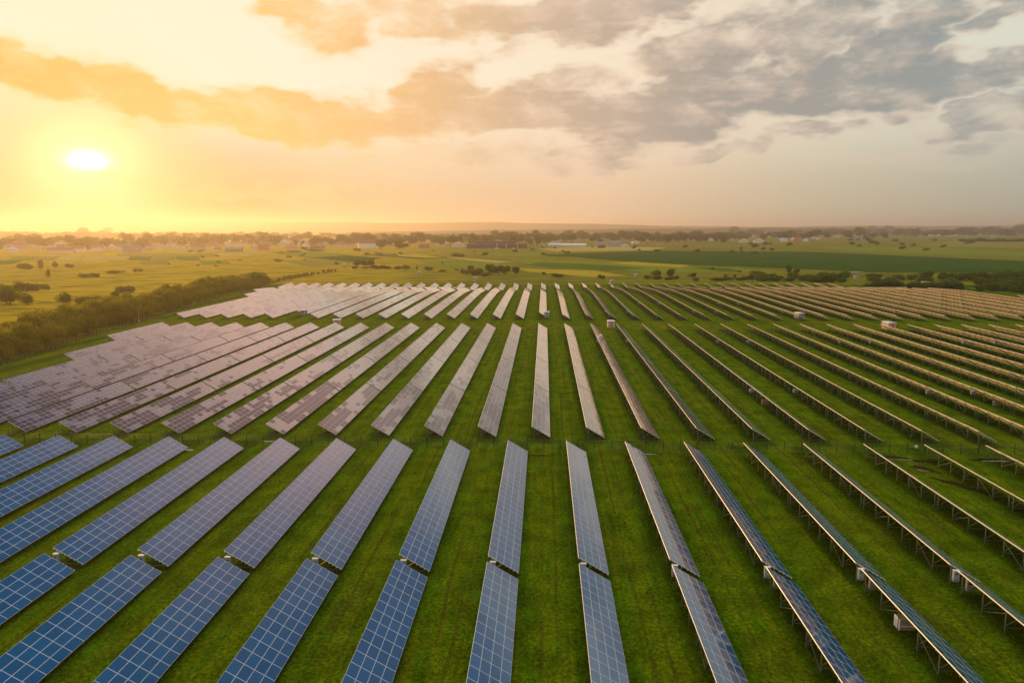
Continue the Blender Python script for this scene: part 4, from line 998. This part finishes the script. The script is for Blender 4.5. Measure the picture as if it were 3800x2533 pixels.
hills(6200, [(1300, 862), (1700, 856), (1950, 853), (2100, 851), (2500, 848), (3000, 846), (3300, 848), (3500, 852), (4200, 852)], 900, hm, 2, 'wooded_hills')

# ------------------------------------------------------------------ haze
def haze(density, g_):
    m, t = nt_new('haze'); g = G(t); out = g.n('ShaderNodeOutputMaterial')
    v = g.n('ShaderNodeVolumePrincipled'); v.inputs['Color'].default_value = (.90, .80, .74, 1)
    v.inputs['Density'].default_value = density; v.inputs['Anisotropy'].default_value = g_
    t.links.new(v.outputs[0], out.inputs['Volume'])
    mb = MB().box((0, 6250, 80), (25200, 13500, 180))
    o = link('haze', mb.mesh('haze', [m])); o['kind'] = 'stuff'
haze(1.2e-4, .62)

# ------------------------------------------------------------------ sun, sky
SUN_AZ, SUN_EL = -33.2, 4.8
sun = bpy.data.lights.new('sun', 'SUN'); sun.energy = 3.4; sun.angle = R(1.2); sun.color = (1., .54, .15)
so = bpy.data.objects.new('sun', sun); COL.objects.link(so)
dvec = Vector((math.sin(R(SUN_AZ)) * math.cos(R(SUN_EL)), math.cos(R(SUN_AZ)) * math.cos(R(SUN_EL)), math.sin(R(SUN_EL))))
so.rotation_euler = dvec.to_track_quat('Z', 'Y').to_euler(); so.location = (0, 0, 300)

def srgb(r, g_, b):
    return tuple((c / 255 / 12.92) if c / 255 <= .04045 else ((c / 255 + .055) / 1.055) ** 2.4 for c in (r, g_, b))
def azel(px, py):
    a, b, c = ray(px, py); return math.degrees(math.atan2(a, b)), math.degrees(math.atan2(c, math.hypot(a, b)))
wd = bpy.data.worlds.new('World'); SC.world = wd; wd.use_nodes = True
wd.cycles.sampling_method = 'MANUAL'; wd.cycles.sample_map_resolution = 512
wt = wd.node_tree; wt.nodes.clear(); g = G(wt)
wo = g.n('ShaderNodeOutputWorld'); bg = g.n('ShaderNodeBackground'); wt.links.new(bg.outputs[0], wo.inputs[0]); bg.inputs['Strength'].default_value = .1
tc = g.n('ShaderNodeTexCoord').outputs['Generated']
X, Y, Z = g.sep(tc)
el = g.m('MULTIPLY', g.m('ARCSINE', Z), 57.2958); az = g.m('MULTIPLY', g.m('ARCTAN2', X, Y), 57.2958)
aev = g.n('ShaderNodeCombineXYZ'); g.put(aev.inputs[0], az); g.put(aev.inputs[1], g.m('MULTIPLY', el, 2.1)); aev = aev.outputs[0]
wx, wy, _ = g.sep(g.noise(aev, .16, 3, .62, out=1))
azw = g.m('ADD', az, g.m('MULTIPLY_ADD', wx, 11.0, -5.5)); elw = g.m('ADD', el, g.m('MULTIPLY_ADD', wy, 4.2, -2.1))
# clear sky: a faint sky texture overhead, the low evening sky by direction
sky = g.n('ShaderNodeTexSky', sky_type='NISHITA'); sky.sun_disc = False; sky.sun_elevation = R(SUN_EL); sky.sun_rotation = R(SUN_AZ); sky.dust_density = 2.0; sky.altitude = 200
dx = g.m('SUBTRACT', az, SUN_AZ); dy = g.m('SUBTRACT', el, SUN_EL)
sd = g.m('SQRT', g.m('ADD', g.m('MULTIPLY', dx, dx), g.m('MULTIPLY', g.m('MULTIPLY', dy, dy), 1.6)))
azn = g.m('DIVIDE', g.m('ADD', az, 40.), 80., clamp=True)
top = g.ramp(azn, [(0., srgb(255, 243, 208)), (.30, srgb(255, 241, 214)), (.55, srgb(250, 233, 205)), (.78, srgb(232, 226, 205)), (1., srgb(212, 216, 204))])
low = g.ramp(azn, [(0., (.52, .33, .12)), (.18, (.55, .36, .14)), (.34, (.80, .54, .29)), (.55, srgb(238, 203, 166)), (.75, srgb(202, 190, 162)), (1., srgb(166, 174, 160))])
base = g.mix(g.smooth(el, 1.5, 10.5), low, top)
base = g.mix(g.m('MULTIPLY', g.smooth(sd, 11.5, 1.), .9), base, (.85, .74, .32))
# clouds: banks placed by azimuth and elevation, ragged by noise
BL = [  # photo x, y, half width, half height, tilt (deg, + = right end lower), weight
    (60, 240, 420, 120, 7, 1.), (560, 345, 400, 120, 13, 1.), (1000, 425, 430, 112, 7, 1.), (1420, 440, 420, 112, 0, 1.), (1640, 330, 200, 140, -15, .95), (1880, 410, 420, 105, 0, 1.),
    (1720, 560, 420, 75, 0, .55), (2280, 545, 420, 62, -4, .72), (900, 680, 560, 75, 2, .38),
    (1180, 80, 270, 140, 12, .8), (1540, 60, 320, 95, 0, .75), (1950, 70, 430, 100, -4, .95), (2360, 40, 430, 95, -12, 1.), (2080, 130, 380, 55, -14, .7),
    (2800, 330, 560, 150, 4, 1.), (2400, 430, 460, 130, 0, 1.), (3200, 320, 500, 150, 3, 1.), (3500, 280, 380, 120, 8, 1.), (3680, 420, 400, 75, -5, .75), (2640, 150, 420, 150, -10, .8), (3040, 130, 360, 190, -15, .8), (3360, 150, 270, 170, -32, .95), (3740, 20, 320, 90, -12, .9), (2150, 330, 260, 110, -8, .7), (2250, 600, 480, 60, -2, .6), (1300, 640, 700, 70, 0, .3), (3300, 600, 620, 40, 2, .3),
    (2960, 500, 260, 60, 2, .7), (2650, 560, 330, 46, -3, .6), (3650, 520, 330, 46, -4, .5), (350, 640, 130, 11, 2, .55), (300, 632, 60, 9, -4, .45), (575, 570, 34, 70, 0, .22), (780, 590, 110, 26, -14, .2)]
av = g.n('ShaderNodeCombineXYZ'); g.put(av.inputs[0], az); g.put(av.inputs[1], el); av = av.outputs[0]
aw = g.n('ShaderNodeCombineXYZ'); g.put(aw.inputs[0], azw); g.put(aw.inputs[1], elw); aw = aw.outputs[0]
dens = None
for px, py, hw, hh_, tl, wgt in BL:
    a0, e0 = azel(px, py); a1, e1 = azel(px + hw, py); a2, e2 = azel(px, py - hh_)
    mp = g.n('ShaderNodeMapping', vector_type='TEXTURE'); g.put(mp.inputs[0], av if px < 900 and hh_ < 80 else aw)
    mp.inputs[1].default_value = (a0, e0, 0); mp.inputs[2].default_value = (0, 0, R(-tl)); mp.inputs[3].default_value = (abs(a1 - a0) * 1.118, abs(e2 - e0) * 1.118, 1)
    gr = g.n('ShaderNodeTexGradient', gradient_type='SPHERICAL'); g.put(gr.inputs[0], mp.outputs[0])
    q = g.m('MULTIPLY', gr.outputs[1], 2.1 * wgt)
    if wgt < 1: q = g.m('MINIMUM', q, wgt)
    dens = q if dens is None else g.m('MAXIMUM', dens, q)
dens = g.m('MINIMUM', dens, 1.)
pv = g.vmul(aev, (.95, .95, 1.))
puff = g.noise(pv, .30, 7, .60); wisp = g.noise(g.vmul(aev, (.8, 1., 1.)), .30, 4, .62)
shv = g.n('ShaderNodeVectorMath', operation='ADD'); g.put(shv.inputs[0], pv); shv.inputs[1].default_value = (-.5, .9, 0)
puff2 = g.noise(shv.outputs[0], .30, 4, .50)
generic = g.m('MULTIPLY', g.smooth(wisp, .52, .70), g.smooth(el, 17., 24.))            # the cloud deck outside the picture
d0 = g.m('ADD', dens, g.m('MULTIPLY', g.m('SUBTRACT', puff, .47), 2.1))
alpha = g.m('MULTIPLY', g.smooth(d0, -.02, 1.12), g.m('MULTIPLY_ADD', g.smooth(dens, .0, .8), .7, .3))
alpha = g.m('MULTIPLY', alpha, g.smooth(dens, .0, .16))
ccol = g.ramp(azn, [(0., srgb(251, 194, 106)), (.22, srgb(253, 206, 126)), (.36, srgb(241, 194, 138)), (.50, srgb(210, 183, 157)), (.66, srgb(172, 163, 152)), (.84, srgb(152, 157, 154)), (1., srgb(160, 166, 158))])
clit = g.ramp(azn, [(0., srgb(255, 222, 140)), (.36, srgb(255, 220, 168)), (.55, srgb(246, 214, 188)), (.8, srgb(232, 206, 184)), (1., srgb(222, 205, 184))])
shade = g.m('ADD', g.m('ADD', g.smooth(d0, .20, 1.15), g.m('MULTIPLY', g.m('SUBTRACT', wisp, .52), .9)), g.m('MULTIPLY', g.m('SUBTRACT', puff2, puff), 1.9))
cloud = g.mix(g.m('MINIMUM', g.m('MAXIMUM', shade, 0), 1), clit, ccol)
soft = g.m('MULTIPLY', g.m('MULTIPLY', g.smooth(dens, .0, .7), g.smooth(wisp, .25, .75)), .62)
lowsky = g.mix(g.m('MAXIMUM', alpha, soft), base, cloud)
# added unseen sky above the frame: rosy band and bright zenith light panels, grass
high = g.ramp(g.m('DIVIDE', el, 90., clamp=True), [(.17, (1.0, .78, .62)), (.27, (1.58, .98, .73)), (.355, (1.12, .74, .60)), (.41, (.80, .57, .54)), (.45, (.28, .30, .40)), (.50, (.05, .15, .33)), (.64, (.07, .18, .34)), (.74, (1.5, 1.42, 1.22)), (1., (2.5, 2.35, 2.0))])
high = g.mix(g.m('MULTIPLY', g.m('MULTIPLY', g.smooth(az, 4., 21.), g.smooth(el, 60., 48.)), .9), high, (.09, .17, .30))
high = g.mix(g.m('MULTIPLY', g.m('MULTIPLY', generic, g.smooth(el, 60., 45.)), .3), high, (.45, .46, .48))
lowsky = g.mix(g.smooth(el, 15., 22.), lowsky, high)
# aureole and the burnt-out sun behind thin cloud
glow = g.m('MULTIPLY', g.m('POWER', 2.718, g.m('MULTIPLY', g.m('MULTIPLY', sd, sd), -.10)), .55)
thin = g.m('SUBTRACT', 1., g.m('MULTIPLY', alpha, .8))
gl2 = g.n('ShaderNodeVectorMath', operation='SCALE'); gl2.inputs[0].default_value = (1., .82, .38); g.put(gl2.inputs['Scale'], g.m('MULTIPLY', glow, thin))
disc = g.m('MULTIPLY', g.m('MULTIPLY', g.m('POWER', 2.718, g.m('MULTIPLY', g.m('ADD', g.m('MULTIPLY', dx, dx), g.m('MULTIPLY', g.m('MULTIPLY', dy, dy), 3.4)), -1.05)), thin), 2.2)
gl3 = g.n('ShaderNodeVectorMath', operation='SCALE'); gl3.inputs[0].default_value = (1., .95, .8); g.put(gl3.inputs['Scale'], disc)
add = g.n('ShaderNodeVectorMath', operation='ADD'); g.put(add.inputs[0], gl2.outputs[0]); g.put(add.inputs[1], gl3.outputs[0])
add2 = g.n('ShaderNodeVectorMath', operation='ADD'); g.put(add2.inputs[0], add.outputs[0]); g.put(add2.inputs[1], lowsky)
sc10 = g.n('ShaderNodeVectorMath', operation='SCALE'); g.put(sc10.inputs[0], add2.outputs[0]); sc10.inputs['Scale'].default_value = 10.
fin = g.n('ShaderNodeVectorMath', operation='MULTIPLY_ADD'); g.put(fin.inputs[0], sky.outputs[0])
kz = g.n('ShaderNodeCombineXYZ'); kk = g.m('MULTIPLY', g.smooth(el, 14., 40.), .15)
for q in range(3): g.put(kz.inputs[q], kk)
g.put(fin.inputs[1], kz.outputs[0]); g.put(fin.inputs[2], sc10.outputs[0])
g.put(bg.inputs[0], fin.outputs[0])

# ------------------------------------------------------------------ camera, render settings
cam = bpy.data.cameras.new('camera'); co = bpy.data.objects.new('camera', cam); COL.objects.link(co)
cam.sensor_fit = 'HORIZONTAL'; cam.sensor_width = 36; cam.lens = F / 3800 * 36; cam.clip_end = 40000; cam.clip_start = .5
co.matrix_world = Matrix.Translation((0, 0, CAMZ)) @ Matrix.Rotation(YAW, 4, 'Z') @ Matrix.Rotation(math.pi / 2 - PITCH, 4, 'X') @ Matrix.Rotation(-ROLL, 4, 'Z')
SC.camera = co
SC.render.engine = 'CYCLES'
SC.cycles.use_denoising = True
SC.cycles.max_bounces = 5; SC.cycles.diffuse_bounces = 2; SC.cycles.glossy_bounces = 3; SC.cycles.transmission_bounces = 2; SC.cycles.volume_bounces = 0
SC.cycles.sample_clamp_indirect = 4
SC.view_settings.view_transform = 'Standard'; SC.view_settings.look = 'None'; SC.view_settings.gamma = 1; SC.view_settings.exposure = 0
SC.view_settings.use_curve_mapping = False
